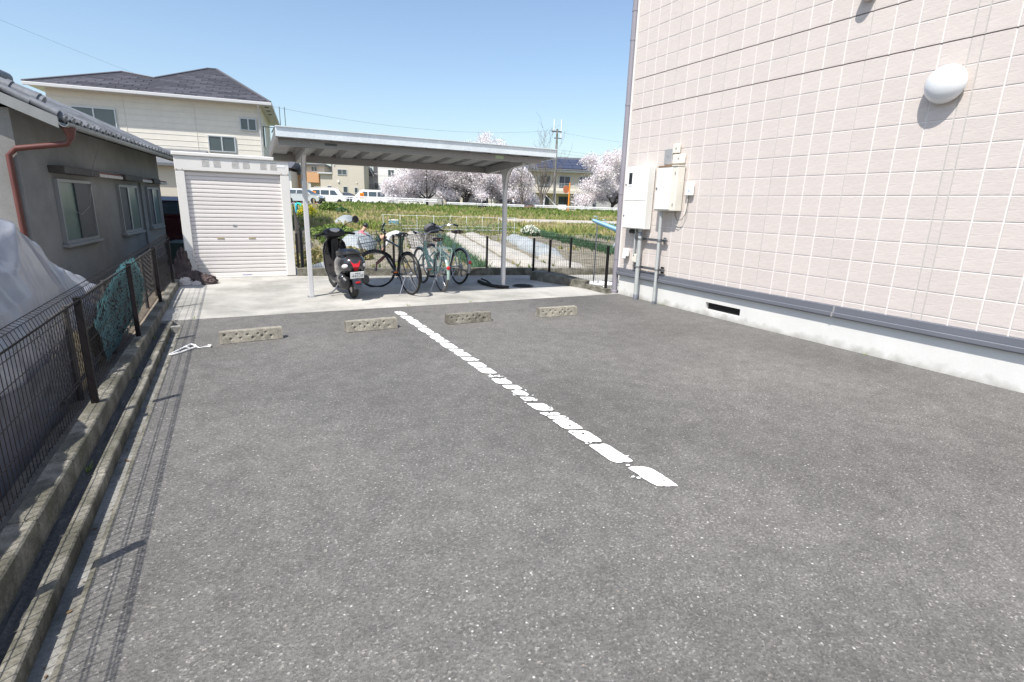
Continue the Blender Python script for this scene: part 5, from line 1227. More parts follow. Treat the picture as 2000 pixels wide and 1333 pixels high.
fp('railing', h7, m_winalu, *[(-9, 11.2, -1.28, -1.24, z, z+.05) for z in (4.0, 4.25, 4.5)], *[(x, x+.04, -1.26, -1.22, 3.75, 4.5) for x in (-8.9, -6, -3, 0, 3, 6, 9)])
fp('stair_post', h7, m_creaml, *[(x, x+.15, -1.25, -1.1, -.6, 2.85) for x in (-8.8, -5.2, -1.6, 2, 5.6, 9.2)])
fp('brick_base', h7, mat('brown_wall', (.27, .17, .12), .85, var=.15), (-6, 2.6, -.3, -.003, -.6, .8))
h8 = far('low_annex', 'low beige building with dark ground floor behind the cherry trunks', 'building', 92, 8.5, 1.0)
fp('wall', h8, m_shutd, (-4.8, 3.3, .8, 8, -.6, 2.2)); fp('parapet', h8, m_beige, (-5, 3.4, 0, 8, 2.2, 3.3)); fp('column', h8, m_beige, *[(x, x+.4, .1, .5, -.6, 2.198) for x in (-4.8, -2, .6, 2.8)]); fp('eave_line', h8, m_creaml, (-5.05, 3.45, -.05, 0, 3.1, 3.25))
h9 = far('grey_garage', 'pale grey flat building with narrow dark windows under the right cherry tree', 'building', 90, 31, .95)
fp('wall', h9, m_greyh, (-4.2, 9, 0, 8, -.6, 2.6)); fp('roof', h9, m_roofd, (-4.5, 9.3, -.4, 8.4, 2.6, 2.85)); fwin(h9, -3.5, -2.9, .3, 1.9, 0, 0, m_shutd); fwin(h9, -2.0, -1.4, .3, 1.9, 0, 0, m_shutd)
h10 = far('blue_house', 'pale blue grey house glimpsed behind the right cherry tree', 'house', 105, 33, 1.0)
fp('wall', h10, mat('pale_blue_wall', (.4, .45, .5), .8), (-6, 6, 0, 8, -.6, 6.0)); fp('roof', h10, m_roofd, (-6.4, 6.4, -.5, 8.5, 6.0, 6.6)); fwin(h10, -3, -1, 3.4, 5)

h11 = far('grey_brown_house', 'grey brown house behind the middle cherry trees', 'house', 108, 4.5, 1.0)
fp('wall', h11, m_greyh, (-5, 3, 0, 8, -.6, 5.8)); fp('roof', h11, m_roofd, (-5.4, 3.4, -.5, 8.5, 5.8, 6.5)); fwin(h11, -3, -1, 3.2, 4.8); fwin(h11, .2, 1.8, 3.2, 4.8)
h12 = far('pale_house', 'pale house behind the tallest cherry tree', 'house', 110, 13.5, 1.0)
fp('wall', h12, m_cream, (-5.5, 5, 0, 8, -.6, 6.0)); fp('roof', h12, m_kawara, (-6, 5.4, -.5, 8.5, 6.0, 6.8)); fwin(h12, -3.4, -1.6, 3.4, 5); fwin(h12, 1, 2.8, 3.4, 5)
h13 = far('brown_house', 'brownish house beyond the beige house on the left', 'house', 112, -25, 1.0)
fp('wall', h13, m_beige, (-14, 4, 0, 8, -.6, 5.2)); fp('roof', h13, m_roofd, (-14.5, 4.4, -.5, 8.5, 5.2, 6.2)); fwin(h13, -3, -1, 3, 4.4)
# road on the embankment, guard rails
rd = MB(); secs = []
for t_ in range(-40, 61, 4): secs.append([tuple(F(s_, t_, hgt(s_, t_)+.03)) for s_ in (69, 80)])
rd.loft(secs, False, closed=False); struct('embankment_road', rd, m_road, 'grey road on top of the embankment', smooth=False)
rd = MB(); secs = []
for i in range(12):
    s_ = 56+i*1.3; c = -15.5+i*.25; secs.append([tuple(F(s_, c+d, hgt(s_, c+d)+.03)) for d in (-3.2, 0, 3.4)])
rd.loft(secs, False, closed=False); struct('side_road', rd, m_road, 'short grey side road where the silver car stands', smooth=False)
pth = MB(); pth.loft([[tuple(F(s_, t_, hgt(s_, t_)+.03+.01*noise.noise((t_, s_, 1)))) for s_ in (46.9+.4*math.sin(t_*.5), 50.9)] for t_ in range(7, 50)], False, closed=False)
struct('field_path', pth, m_path, 'pale gravel path along the foot of the embankment')
def rail(label, t0, t1, s0, s1, zh, bh, n_):
    a_ = F(s0, t0, hgt(s0, t0)+.2); b_ = F(s1, t1, hgt(s1, t1)+.2); o = thing('guard_rail', label, 'guard rail', a_, 'white guard rails on the embankment')
    an_ = math.atan2(b_.y-a_.y, b_.x-a_.x); L_ = (b_-a_).length; o.rotation_euler = (0, 0, an_)
    mb = MB(); mb.box(0, L_, -.05, .0, zh-bh*.9, zh-bh*.62, .02); mb.box(0, L_, -.07, -.02, zh-bh*.42, zh, .02); mb.v = [(p[0], p[1], p[2]+(b_.z-a_.z)*p[0]/L_) for p in mb.v]; part('rail_beam', mb, m_white, o, world=False, smooth=False)
    for i in range(n_):
        x = L_*(i+.2)/n_; mb = MB(); mb.tube([(x, .03, -.5), (x, .03, zh-.02)], .06, 6); part('post', mb, m_white, o, world=False)
rail('white guard rail in front of the parked vans', -12.6, 2.0, 68.5, 70.5, .86, .4, 8)
rail('long white guard rail right of the bare tree', 14.5, 30, 69, 69, .6, .34, 9)
rail('white guard rail stretch between the cherry trunks', 3.2, 13.2, 70, 69.5, .56, .3, 6)

# ------------------------------------------------------------------ vehicles
def car_wheels(o, xs, wd, r_=.3):
    for x in xs:
        for sy in (-1, 1):
            w = MB(); w.lathe([(r_*.6, -.09), (r_, -.085), (r_, .085), (r_*.6, .09)], 18, T(x, wd*sy, r_) @ rot('X', PI/2)); t_ = part('wheel', w, m_rubber, o, world=False)
            w = MB(); w.lathe([(.02, -.02), (r_*.62, 0), (r_*.62, .1), (.02, .1)], 14, T(x, (wd+(.0))*sy, r_) @ rot('X', PI/2*sy)); part('rim', w, m_steel, t_, world=False)
def car(name, label, loc, rz, paint_, kind, cat='car'):
    o = thing(name, label, cat, loc); o.rotation_euler = (0, 0, rz)   # local +x = front
    if kind == 'van':
        low = [(-2.3, .35), (-2.34, .9), (-2.3, 1.0), (1.95, 1.0), (2.3, .85), (2.34, .5), (2.25, .3), (-2.2, .3)]; cab = [(-2.3, 1.0), (-2.2, 1.85), (-2.0, 1.96), (.9, 1.96), (1.25, 1.85), (1.98, 1.0)]; hw, tw = .85, .74; wz = (1.08, 1.7)
        sides = [(-2.05, -1.0), (-.9, .15), (.28, 1.2)]; slope = .75
    else:
        low = [(-1.9, .4), (-1.95, .85), (-1.85, .98), (.9, .98), (1.75, .82), (1.95, .6), (1.92, .35), (1.8, .25), (-1.8, .25)]; cab = [(-1.88, .98), (-1.6, 1.4), (-1.3, 1.5), (-.1, 1.52), (.35, 1.42), (1.05, .97)]; hw, tw = .83, .62; wz = (1.0, 1.38)
        sides = [(-1.5, -.55), (-.48, .4)]; slope = 1.0
    w = MB(); w.loft([[(x, -hw*.97, z) for x, z in low], [(x, -hw, z) for x, z in low], [(x, hw, z) for x, z in low], [(x, hw*.97, z) for x, z in low]]); body = part('body', w, paint_, o, world=False, smooth=False)
    w = MB(); cx = sum(p[0] for p in cab)/len(cab)
    zb_, zt_ = min(p[1] for p in cab), max(p[1] for p in cab); ww = lambda z: lerp(hw-.01, tw, (z-zb_)/(zt_-zb_))
    w.loft([[(x, -ww(z), z) for x, z in cab], [(x, ww(z), z) for x, z in cab]]); part('cabin', w, paint_, o, world=False, smooth=False)
    for sy in (-1, 1):
        for a_, b_ in sides:
            w = MB(); z0, z1 = wz; q = [(a_, sy*(ww(z0)+.012), z0), (b_+(.12 if b_ > .2 else 0), sy*(ww(z0)+.012), z0), (b_-(.35 if b_ > .2 else 0), sy*(ww(z1)+.012), z1), (a_+(.2 if a_ < -1.4 else 0), sy*(ww(z1)+.012), z1)]
            q2 = [(p[0], p[1]-.03*sy, p[2]) for p in q]; w.loft([q, q2] if sy > 0 else [q2, q]); part('side_window', w, m_glassg, o, world=False, smooth=False)
    def pane(nm, pa, pb, m_):
        w = MB(); d_ = Vector((pb[0]-pa[0], 0, pb[1]-pa[1])); nrm = Vector((d_.z, 0, -d_.x)).normalized()*.015*(1 if True else 1)
        if nrm.x*(pa[0]) < 0: nrm = -nrm
        q = [Vector((pa[0], -ww(pa[1])+.08, pa[1])), Vector((pa[0], ww(pa[1])-.08, pa[1])), Vector((pb[0], ww(pb[1])-.08, pb[1])), Vector((pb[0], -ww(pb[1])+.08, pb[1]))]
        w.loft([[tuple(p+nrm) for p in q], [tuple(p-nrm) for p in q]]); part(nm, w, m_, o, world=False, smooth=False)
    f0, f1 = Vector(cab[-1]), Vector(cab[-2]); pane('windscreen', tuple(f0.lerp(f1, .1)), tuple(f0.lerp(f1, .92)), m_glassg)
    r0_, r1_ = Vector(cab[0]), Vector(cab[1]); pane('rear_window', tuple(r0_.lerp(r1_, .15)), tuple(r0_.lerp(r1_, .9)), m_glassg)
    xf = max(p[0] for p in low)
    for sy in (-1, 1):
        w = MB(); w.box(xf-.22, xf-.01, sy*hw-.38*max(sy, 0)+(.0 if sy > 0 else 0), sy*hw+.38*max(-sy, 0), .62, .76, .03); part('headlight', w, m_clear, o, world=False)
        w = MB(); w.box(-xf-.01, -xf+.1, sy*(hw-.12)-.09, sy*(hw-.12)+.09, .7, 1.0, .03); part('tail_light', w, m_red, o, world=False)
        w = MB(); w.box(cab[-1][0]-.35, cab[-1][0]-.2, sy*(hw+.02), sy*(hw+.18), 1.0, 1.13, .03); part('mirror', w, paint_, o, world=False)
    w = MB(); w.box(xf-.02, xf+.02, -.45, .45, .42, .6, .01); part('grille', w, m_black, o, world=False)
    w = MB(); w.box(xf-.03, xf+.03, -hw*.95, hw*.95, .25, .38, .02); part('bumper', w, m_black, o, world=False)
    car_wheels(o, (-1.25, 1.3) if kind != 'van' else (-1.35, 1.45), hw-.1)
    return o
pr = lambda s_, t_: F(s_, t_, hgt(s_, t_)+.04)
v1 = car('parked_van', 'white van with roof ladder, left of the two vans', pr(76, -12.1), -PH+.0, m_white, 'van', 'van'); v1['group'] = 'white vans on the embankment road'
v2 = car('parked_van', 'white van facing left with blue tinted side windows, nearest the cherry tree', pr(76, -6.7), PI-PH-.05, m_white, 'van', 'van'); v2['group'] = 'white vans on the embankment road'
for ch in list(v1.children):
    pass
w = MB()
for y in (-.5, .5): w.tube([(-1.7, y, 2.06), (1.1, y, 2.06)], .03, 5)
for i in range(7): w.tube([(-1.6+.42*i, -.5, 2.06), (-1.6+.42*i, .5, 2.06)], .025, 5)
for x in (-1.5, .9): w.tube([(x, -.6, 1.92), (x, -.6, 2.1), (x, .6, 2.1), (x, .6, 1.92)], .025, 5)
part('roof_rack', w, m_alu, v1, world=False)
c3 = car('parked_car', 'silver hatchback on the side road behind the left carport post', pr(61.5, -12.3), -PH-.25, m_silver, 'hatch')
c4 = car('parked_car', 'dark blue car parked between the two white vans', pr(78.5, -9.8), -PH, mat('navy_paint', (.03, .035, .06), .25, coat=.5), 'hatch')
c5 = car('parked_car', 'dark red car in the gap between old house and shed', (-1.28, 19.2, -.06), PI/2+.1, mat('maroon_paint', (.04, .008, .01), .25, coat=.6), 'hatch')
for k, (s_, t_, lb) in enumerate(((70.2, -12.95, 'orange sign flag by the van with the ladder'), (70.2, -7.25, 'orange sign flag before the van near the cherry tree'))):
    o = far('orange_flag', lb, 'sign', s_, t_, hgt(s_, t_), 0, 'orange flags along the guard rail')
    mb = MB(); mb.tube([(-.27, 0, 0), (-.27, 0, 1.55)], .02, 6); part('pole', mb, m_white, o, world=False)
    mb = MB(); mb.grid(lambda u, v: (lerp(-.25, .25, u), .03*math.sin(u*6), lerp(.72, 1.5, v)), 8, 2); mb.grid(lambda u, v: (lerp(-.25, .25, u), .03*math.sin(u*6)+.01, lerp(.72, 1.5, v)), 8, 2); part('banner', mb, m_orangev, o, world=False)
    mb = MB(); mb.box(-.04, .06, -.052, -.045, .85, 1.4); mb.box(-.12, .14, -.052, -.045, 1.2, 1.27); part('banner_mark', mb, mat('red_orange_print', (.6, .12, .02), .6), o, world=False, smooth=False)
    mb = MB(); mb.box(-.3, .3, -.15, .1, 0, .22, .03); part('foot', mb, m_orangev, o, world=False)

# utility pole, wires, sign poles
up = far('utility_pole', 'tall grey utility pole with twin insulator rods behind the carport corner', 'utility pole', 73, 18.0, .9)
mb = MB(); mb.tube([(0, 0, -.5), (0, 0, 10.7)], [.19, .13], 10); part('pole', mb, m_conc_d, up, world=False)
mb = MB(); mb.box(-.75, .55, -.1, .1, 10.3, 10.45); mb.box(-.4, .6, -.1, .1, 9.5, 9.6); part('crossarm', mb, m_shutd, up, world=False, smooth=False)
for x in (-.45, .55):
    mb = MB(); mb.tube([(x, 0, 9.5 if x > 0 else 10.3), (x, 0, 11.9)], .07, 6); part('insulator', mb, m_white, up, world=False)
def wire(lb, a_, b_, sag, r_=.010):
    a_ = Vector(a_); b_ = Vector(b_); mb = MB(); mb.tube([a_.lerp(b_, i/16)-Vector((0, 0, sag*4*(i/16)*(1-i/16))) for i in range(17)], r_, 4)
    o = solo('power_line', mb, m_shutd, lb, 'wire', 'overhead wires')
wire('thin overhead wire running left from the pole over the carport', F(73, 17.4, 11.4), F(50, -14, 9.2), 1.1)
wire('thin overhead wire running right from the pole', F(73, 18.4, 11.2), F(80, 60, 12), 1.2)
for k, z in enumerate((8.0, 7.6, 7.2)): wire(['highest', 'middle', 'lowest'][k]+' of the three low wires right of the pole', F(73, 18.2, z+1), F(78, 50, z+.6), .5, .011)
wire('thin wire crossing the sky at upper left above the old house', (-14, 16, 8.9), (-1.0, 44, 8.0), .4, .004)
op = far('orange_post', 'orange rusty post with a round orange plate by the guard rail', 'post', 69.5, 19.1, .9)
mb = MB(); mb.tube([(0, 0, -.3), (.05, 0, 3.75)], .09, 8); part('pole', mb, m_orangev, op, world=False)
mb = MB(); mb.lathe([(.0, -.02), (.5, -.02), (.5, .02), (0, .02)], 20, T(-.45, -.1, 2.9) @ rot('X', PI/2) @ rot('Y', .5)); part('round_plate', mb, mat('faded_orange', (.6, .2, .09), .7), op, world=False)
wp = far('white_post', 'white stub pole with stay wire right of the bare tree', 'post', 73.5, 16.6, .9)
mb = MB(); mb.tube([(0, 0, -.3), (.15, 0, 2.8)], .16, 8); part('pole', mb, m_whiteh, wp, world=False)
mb = MB(); mb.tube([(.1, 0, 2.4), (2.0, -1, .4)], .04, 5); part('stay', mb, m_whiteh, wp, world=False)
nb = far('notice_board', 'small white notice board on the guard rail beside the orange post', 'sign', 69.6, 18.3, .9)
mb = MB(); mb.box(-.55, .55, -.03, .03, .35, .95); part('board', mb, m_white, nb, world=False, smooth=False); mb = MB(); mb.tube([(-.4, .05, -.2), (-.4, .05, .9)], .03, 5); mb.tube([(.4, .05, -.2), (.4, .05, .9)], .03, 5); part('leg', mb, m_alu, nb, world=False)

# ------------------------------------------------------------------ TREES
def tree(name, label, s_, t_, Hh, Rd, blossoms, seed, petal, group, bare=False, bark=m_bark, lean=0, fork=6, pend=.0):
    rn_ = random.Random(seed); z0 = hgt(s_, t_)-.1; o = thing(name, label, 'tree', F(s_, t_, z0), group)
    tips = []; w = MB()
    def limb(p, d, L_, r_, lev, maxlev):
        n_ = 6 if lev < 2 else 4; pts = [p]; q = p; dd = d.normalized(); j = .2 if lev < 2 else .3
        for i in range(n_):
            bias = (.02 if not bare else .12) if lev > 0 else .1
            if not bare and q.z > Hh*.82: dd = (dd+Vector((0, 0, -.6))).normalized()
            dd = (dd+Vector((rn_.uniform(-j, j), rn_.uniform(-j, j), rn_.uniform(-j, j)*.7+bias-(pend if lev > 1 else 0)))).normalized(); q = q+dd*L_/n_; pts.append(q)
        w.tube(pts, [max(r_*(1-.75*i/n_), .008) for i in range(n_+1)], 6 if lev < 2 else 4, False)
        if lev >= 1:
            for k in range(1 if lev > 1 else 3, n_+1): tips.append((pts[k], lev))
        if lev < maxlev:
            for i in range(rn_.choice((4, 5)) if lev < 2 else 3):
                k = rn_.randint(1 if lev else 3, n_); st = pts[k]; dr = (pts[k]-pts[k-1]).normalized()
                ax = Matrix.Rotation(rn_.uniform(0, 2*PI), 3, dr) @ dr.orthogonal().normalized(); nd = Matrix.Rotation(rn_.uniform(.35, .9) if not bare else rn_.uniform(.25, .6), 3, ax) @ dr
                limb(st, nd, L_*rn_.uniform(.42, .62), max(r_*(1-.75*k/n_)*.6, .012), lev+1, maxlev)
    th_ = Hh*(.16 if not bare else .14); tr_ = Hh*(.024 if not bare else .02); top = Vector((lean*th_, 0, th_))
    w.tube([(0, 0, -.2), tuple(top*.5), tuple(top)], [tr_*1.25, tr_, tr_*.95], 8, False)
    for i in range(fork):
        az_ = 2*PI*i/fork+rn_.uniform(-.4, .4); el_ = rn_.uniform(.35, .75) if i % 2 else rn_.uniform(.75, 1.25)
        if bare: el_ = rn_.uniform(1.0, 1.4)
        d = Vector((math.cos(az_)*math.cos(el_), math.sin(az_)*math.cos(el_), math.sin(el_)))
        limb(top*rn_.uniform(.75, 1), d, min(Rd/math.cos(el_), (Hh-th_)/math.sin(el_))*.8, tr_*.6, 1, 3 if not bare else 4)
    part('trunk', w, bark, o, world=False)
    if blossoms:
        per = blossoms/len(tips); cr = [MB(), MB()]
        for p, lev in tips:
            if rn_.random() < .12: continue
            for i in range(int(per)+(1 if rn_.random() < per % 1 else 0)):
                c = p+Vector((rn_.gauss(0, .46), rn_.gauss(0, .46), rn_.gauss(0, .32)))
                rq = 1-(c.x*c.x+c.y*c.y)/(Rd*1.2)**2
                if c.z < .5 or rq < 0 or c.z > th_+(Hh-th_)*math.sqrt(rq)*1.02: continue
                a_ = Vector((rn_.gauss(0, 1), rn_.gauss(0, 1), rn_.gauss(0, 1))).normalized(); b_ = a_.orthogonal().normalized(); sz = rn_.uniform(.055, .12); a_ = a_.cross(b_)*sz*rn_.uniform(.6, 1); b_ = b_*sz
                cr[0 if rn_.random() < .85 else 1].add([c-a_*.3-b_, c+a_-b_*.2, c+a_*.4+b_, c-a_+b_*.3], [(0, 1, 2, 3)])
        part('crown', cr[0], petal, o, world=False, smooth=False); part('crown_greyer_blossom', cr[1], m_petal2, o, world=False, smooth=False)  # a random share of the petals takes the greyer blossom colour
    return o
G1 = 'cherry trees in blossom along the embankment'
tree('cherry_tree', 'wide blossoming cherry tree right beside the white van', 74.5, .8, 8.0, 5.6, 56000, 3, m_petal, G1, pend=.08)
tree('cherry_tree', 'blossoming cherry tree seen in the middle under the carport roof', 75.5, 6.2, 8.6, 5.4, 52000, 8, m_petal, G1, pend=.06)
tree('cherry_tree', 'tallest cherry tree whose top shows above the carport roof', 78, 9.0, 10.6, 5.2, 44000, 5, m_petal, G1)
tree('cherry_tree', 'blossoming cherry tree just behind the right carport post', 76, 11.6, 6.8, 4.2, 30000, 21, m_petal, G1, pend=.08)
tree('cherry_tree', 'large blossoming cherry tree at right beside the pink building', 74, 26.8, 9.3, 6.0, 80000, 13, m_petal, G1, pend=.06)
tree('cherry_tree', 'blossoming cherry tree half hidden by the building corner', 77, 33.5, 8.6, 5.4, 30000, 34, m_petal, G1)
tree('bare_tree', 'leafless tree with thin upright twigs beside the utility pole', 72.5, 16.0, 8.0, 2.9, 0, 17, m_petal, None, True, m_bark2, .1, fork=6)
tree('bare_tree', 'small leafless tree leaning left of the utility pole', 72, 13.6, 5.6, 2.4, 0, 29, m_petal, None, True, m_bark2, -.35, fork=4)
# ------------------------------------------------------------------ GRASS on the bank and the field
def tuft(mb, p, h_, w_, rn2, n=3):
    for i in range(n):
        a_ = rn2.uniform(0, PI); d = Vector((math.cos(a_), math.sin(a_), 0))*w_*.5; l_ = Vector((rn2.uniform(-.35, .35), rn2.uniform(-.35, .35), 1))*h_*rn2.uniform(.6, 1.15)
        mb.add([p-d, p+d, p+l_+d*.2], [(0, 1, 2)])
gm = [MB() for _ in range(4)]; rn2 = random.Random(4)
for i in range(30000):
    s_ = rn2.uniform(35.5, 69); t_ = rn2.uniform(-11, 36)
    if 46.9 < s_ < 50.9 and t_ > 7: continue
    if s_ > 56 and t_ < -9.3: continue
    p = F(s_, t_); n1 = noise.noise((p.x*.16, p.y*.3, 2))+.6*noise.noise((p.x*.55, p.y*.55, 5)); up_ = s_ > 55.5
    if up_: k = 0 if n1 > -.12 else (2 if n1 < -.45 else 3)
    else: k = 1 if n1 > .12 else (0 if n1 < -.32 else 3)
    if rn2.random() < .2: k = rn2.choice((0, 1, 3, 3))
    p.z = hgt(s_, t_)-.03; tuft(gm[k], p, rn2.uniform(.14, .4)*(1.2 if k == 1 else 1)*(.35 if t_ > 6 and 44 < s_ < 47.7 else 1), rn2.uniform(.14, .3), rn2, 3)
for i in range(2600):     # dense fringe along the top
    t_ = rn2.uniform(-9, 36); p = F(rn2.uniform(66, 68.5), t_); p.z = hgt(67, t_)-.03
    if noise.noise((t_*.35, 0, 1)) > -.2: tuft(gm[rn2.choice((0, 0, 2))], p, rn2.uniform(.25, .6), .35, rn2, 3)
for i in range(5200):      # weedy field edges and furrows close by
    s_ = rn2.uniform(12.5, 35.5); t_ = rn2.uniform(-6, 26); p = F(s_, t_)
    n1 = noise.noise((p.x*.22, p.y*.22, 8))
    edge = s_ > 31 or t_ < -1.2-.02*s_
    if not edge and n1 < .25: continue
    p.z = hgt(s_, t_)-.02; tuft(gm[rn2.choice((0, 1, 3))], p, rn2.uniform(.08, .22), rn2.uniform(.06, .12), rn2, 4)
for k, (nm, lb) in enumerate((('green_grass', 'fresh green grass on the embankment'), ('dry_grass', 'straw coloured dry grass on the lower bank'), ('dark_grass', 'dark green grass clumps on the bank'), ('olive_grass', 'olive mixed grass over bank and field edge'))):
    o = link(nm, gm[k].mesh(nm, m_grass[k], False)); tag(o, lb, None, None, 'stuff')

# ------------------------------------------------------------------ FIELD
RD = R(15.5); rdv = Vector((math.sin(RD), math.cos(RD), 0)); rpv = Vector((math.cos(RD), -math.sin(RD), 0))
def RP(l_, c_, z=0): q = rdv*l_+rpv*c_; return Vector((q.x, q.y, z+hxy(q.x, q.y)))
def ridge(c, l0, l1, wd, hh, nm='soil_ridge', lb=None, m_=m_ridge):
    mb = MB(); n_ = int((l1-l0)/.5); secs = []
    for i in range(n_+1):
        l_ = lerp(l0, l1, i/n_); j = noise.noise((l_*1.1, c, 3))
        secs.append([RP(l_, c+q*wd/2*(1+.1*j)+.05*j, e*hh*(1+.25*noise.noise((l_*2, q*3, c)))-.02) for q, e in ((-1.15, -.2), (-.9, .6), (-.6, 1), (-.2, 1.02), (.2, 1.03), (.6, 1), (.9, .6), (1.15, -.2))])
    mb.loft(secs, False, closed=False); o = struct(nm, mb, m_, lb)
# camera-centred cross offsets of rows (metres right of the row direction line)
for k, c in enumerate((.9, 3.15, 4.25, 5.3, 8.0)):
    ridge(c, 12.6 if k > 0 else 13.5, 31.5 if k < 3 else (18.5 if k == 3 else 17), .72, .2, lb=['first', 'second', 'third', 'fourth', 'fifth'][k]+' pale bare planting ridge counted from the scooter side')
def onion(name, lb, c, l0, l1, dens, hh, wd, bulge=0):
    mb = MB(); rn3 = random.Random(int(c*10)); n_ = int((l1-l0)*dens)
    for i in range(n_):
        l_ = rn3.uniform(l0, l1); p = RP(l_, c+rn3.gauss(0, wd)+bulge*math.sin((l_-l0)*.2), -.02)
        for q in range(4):
            d = Vector((rn3.uniform(-.3, .3), rn3.uniform(-.3, .3), 1)); h2 = hh*rn3.uniform(.6, 1.1); s2 = rpv*.011
            m_p = p+d*h2*.6; tip = p+d*h2+Vector((rn3.uniform(-.12, .12), rn3.uniform(-.12, .12), -.03))
            mb.add([p-s2, p+s2, m_p+s2*.8, m_p-s2*.8, tip], [(0, 1, 2, 3), (3, 2, 4)])
    o = link(name, mb.mesh(name, m_leek, False)); tag(o, lb, None, None, 'stuff')
onion('onion_row', 'row of green onions starting behind the rightmost bicycle', 2.25, 13.0, 28, 24, .42, .12)
onion('onion_row', 'long row of green onions running to the white flowers', 8.75, 16.8, 36.5, 30, .45, .2)
onion('onion_row', 'short green crop row at the foot of the far bank', 12.2, 24, 33, 16, .3, .35)
# low plastic tunnels
def tunnel(lb, c, l0, l1, wd, hh, seed):
    def fn(u, v):
        a_ = PI*v; l_ = lerp(l0, l1, u); e = min(1, u*6, (1-u)*6)**.5; j = .07*noise.noise((l_*3, v*5, seed))+.04*noise.noise((l_*8, v*9, seed)); p = RP(l_, c-wd/2*math.cos(a_)*(1+j), -.02); p.z += hh*math.sin(a_)*e*(1+2.2*j); return tuple(p)
    mb = MB(); mb.grid(fn, 50, 18); solo('plastic_tunnel', mb, m_poly, lb, 'plastic tunnel', 'plastic sheets over the crops', ang=60)
tunnel('low clear plastic tunnel, farther of the two right of the carport post', 6.0, 24.2, 28.4, .95, .36, 1)
tunnel('low crumpled white plastic tunnel, nearer of the two right of the carport post', 5.7, 19.4, 23.4, .95, .4, 2)
tunnel('white plastic tunnel right behind the scooter mirror', -1.55, 18.6, 25, 1.3, .62, 3)
tunnel('white plastic sheet on the ground left of the scooter', -2.0, 14.2, 17.6, .9, .18, 4)
tunnel('small white sheet beside the yellow flowers', -3.6, 38, 43, 1.3, .45, 5)
tunnel('bulky white covered heap behind the laundry stand', 10.1, 19.5, 22.4, 1.9, .75, 6)
# white flowers, yellow flowers
def bush(name, lb, cat, p, rx, rz, mats, n_, seed, sz=.06, grp=None):
    rn3 = random.Random(seed); o = thing(name, lb, cat, p, grp); mbs = [MB() for _ in mats]
    for i in range(n_):
        a_ = rn3.uniform(0, 2*PI); e = rn3.random()**.5; k = 0 if rn3.random() < .55 else min(1, len(mats)-1); zz = rn3.random() if k == 0 else .55+.5*rn3.random()
        c = Vector((rx*e*math.cos(a_), rx*e*math.sin(a_), rz*zz*(1-.5*e*e))); a2 = Vector((rn3.gauss(0, 1), rn3.gauss(0, 1), rn3.gauss(0, 1))).normalized(); b2 = a2.orthogonal().normalized()*sz*rn3.uniform(.6, 1.3); a2 = a2.cross(b2).normalized()*sz
        mbs[k].add([c-a2-b2*.3, c+a2*.3-b2, c+a2+b2*.3, c-a2*.3+b2], [(0, 1, 2, 3)])
    for k, nm in enumerate(('leaves', 'flowers')[:len(mats)]): part(nm, mbs[k], mats[k], o, world=False, smooth=False, kind='stuff')
    mb = MB()
    for i in range(6): mb.tube([(0, 0, -.05), (rx*.5*math.cos(i), rx*.5*math.sin(i), rz*.6)], .008, 4)
    part('stems', mb, m_grass[2], o, world=False)
p = F(32.5, 6.6); p.z = hgt(32.5, 6.6); bush('flower_clump', 'white flowering clump at the end of the long onion row', 'flowers', p, .62, .62, [m_leek, m_flowerw], 900, 2, .05)
p = F(43.5, -8.6); p.z = hgt(43.5, -8.6)-.1; bush('flower_bush', 'yellow flowering bush behind the left carport post', 'flowers', p, .7, 1.15, [m_grass[0], m_flowery], 900, 3, .06)
for k, (s_, t_, rx, rz, lb) in enumerate(((52, -8.4, .8, 1.0, 'dark green shrub below the silver car'), (50.5, -7.0, .6, .6, 'bluish green shrub right of the small poles'), (16.6, -3.1, .8, .5, 'low yellowish bush beside the shed corner'), (18.2, -2.35, .75, .42, 'low yellowish bush left of the scooter handlebar'), (27, -4.2, 1.2, .75, 'dark shrub at the field\'s left net fence'), (24, -3.4, .8, .6, 'dark shrub behind the scooter\'s left grip'))):
    p = F(s_, t_); p.z = hgt(s_, t_)-.05; bush('shrub', lb, 'shrub', p, rx, rz, [m_grass[2] if k in (0, 1, 4, 5) else m_grass[3], m_grass[0] if k in (0, 4, 5) else (m_leek if k == 1 else m_grass[1])], 1100, 40+k, .06 if k > 1 else .09, 'shrubs along the left field edge')
# dark net fence along the left field edge
dn = thing('net_fence', 'dark green net fence along the left field edge beside the shed', 'fence', (2.3, 20, -.4))
a_ = Vector((1.35, 12.6, 0)); b_ = Vector((3.9, 40, 0)); L_ = (b_-a_).length; dv = (b_-a_).normalized()
for i in range(15):
    p = a_+dv*(L_*i/14); mb = MB(); mb.tube([(p.x, p.y, hxy(p.x, p.y)-.2), (p.x, p.y, hxy(p.x, p.y)+1.25)], .03, 6); part('post', mb, m_wood_d, dn)
mb = MB(); y = 0
while y < L_:
    p = a_+dv*y; z = hxy(p.x, p.y); mb.tube([(p.x, p.y, z), (p.x, p.y, z+1.2)], .011, 3, False); y += .055
for k in range(12): mb.tube([tuple((a_+dv*(L_*i/10)).to_3d()+Vector((0, 0, hxy(*(a_+dv*(L_*i/10)).xy)+.05+.1*k))) for i in range(11)], .008, 3, False)
part('net', mb, mat('dark_green_net', (.02, .035, .03), .8), dn, smooth=False)
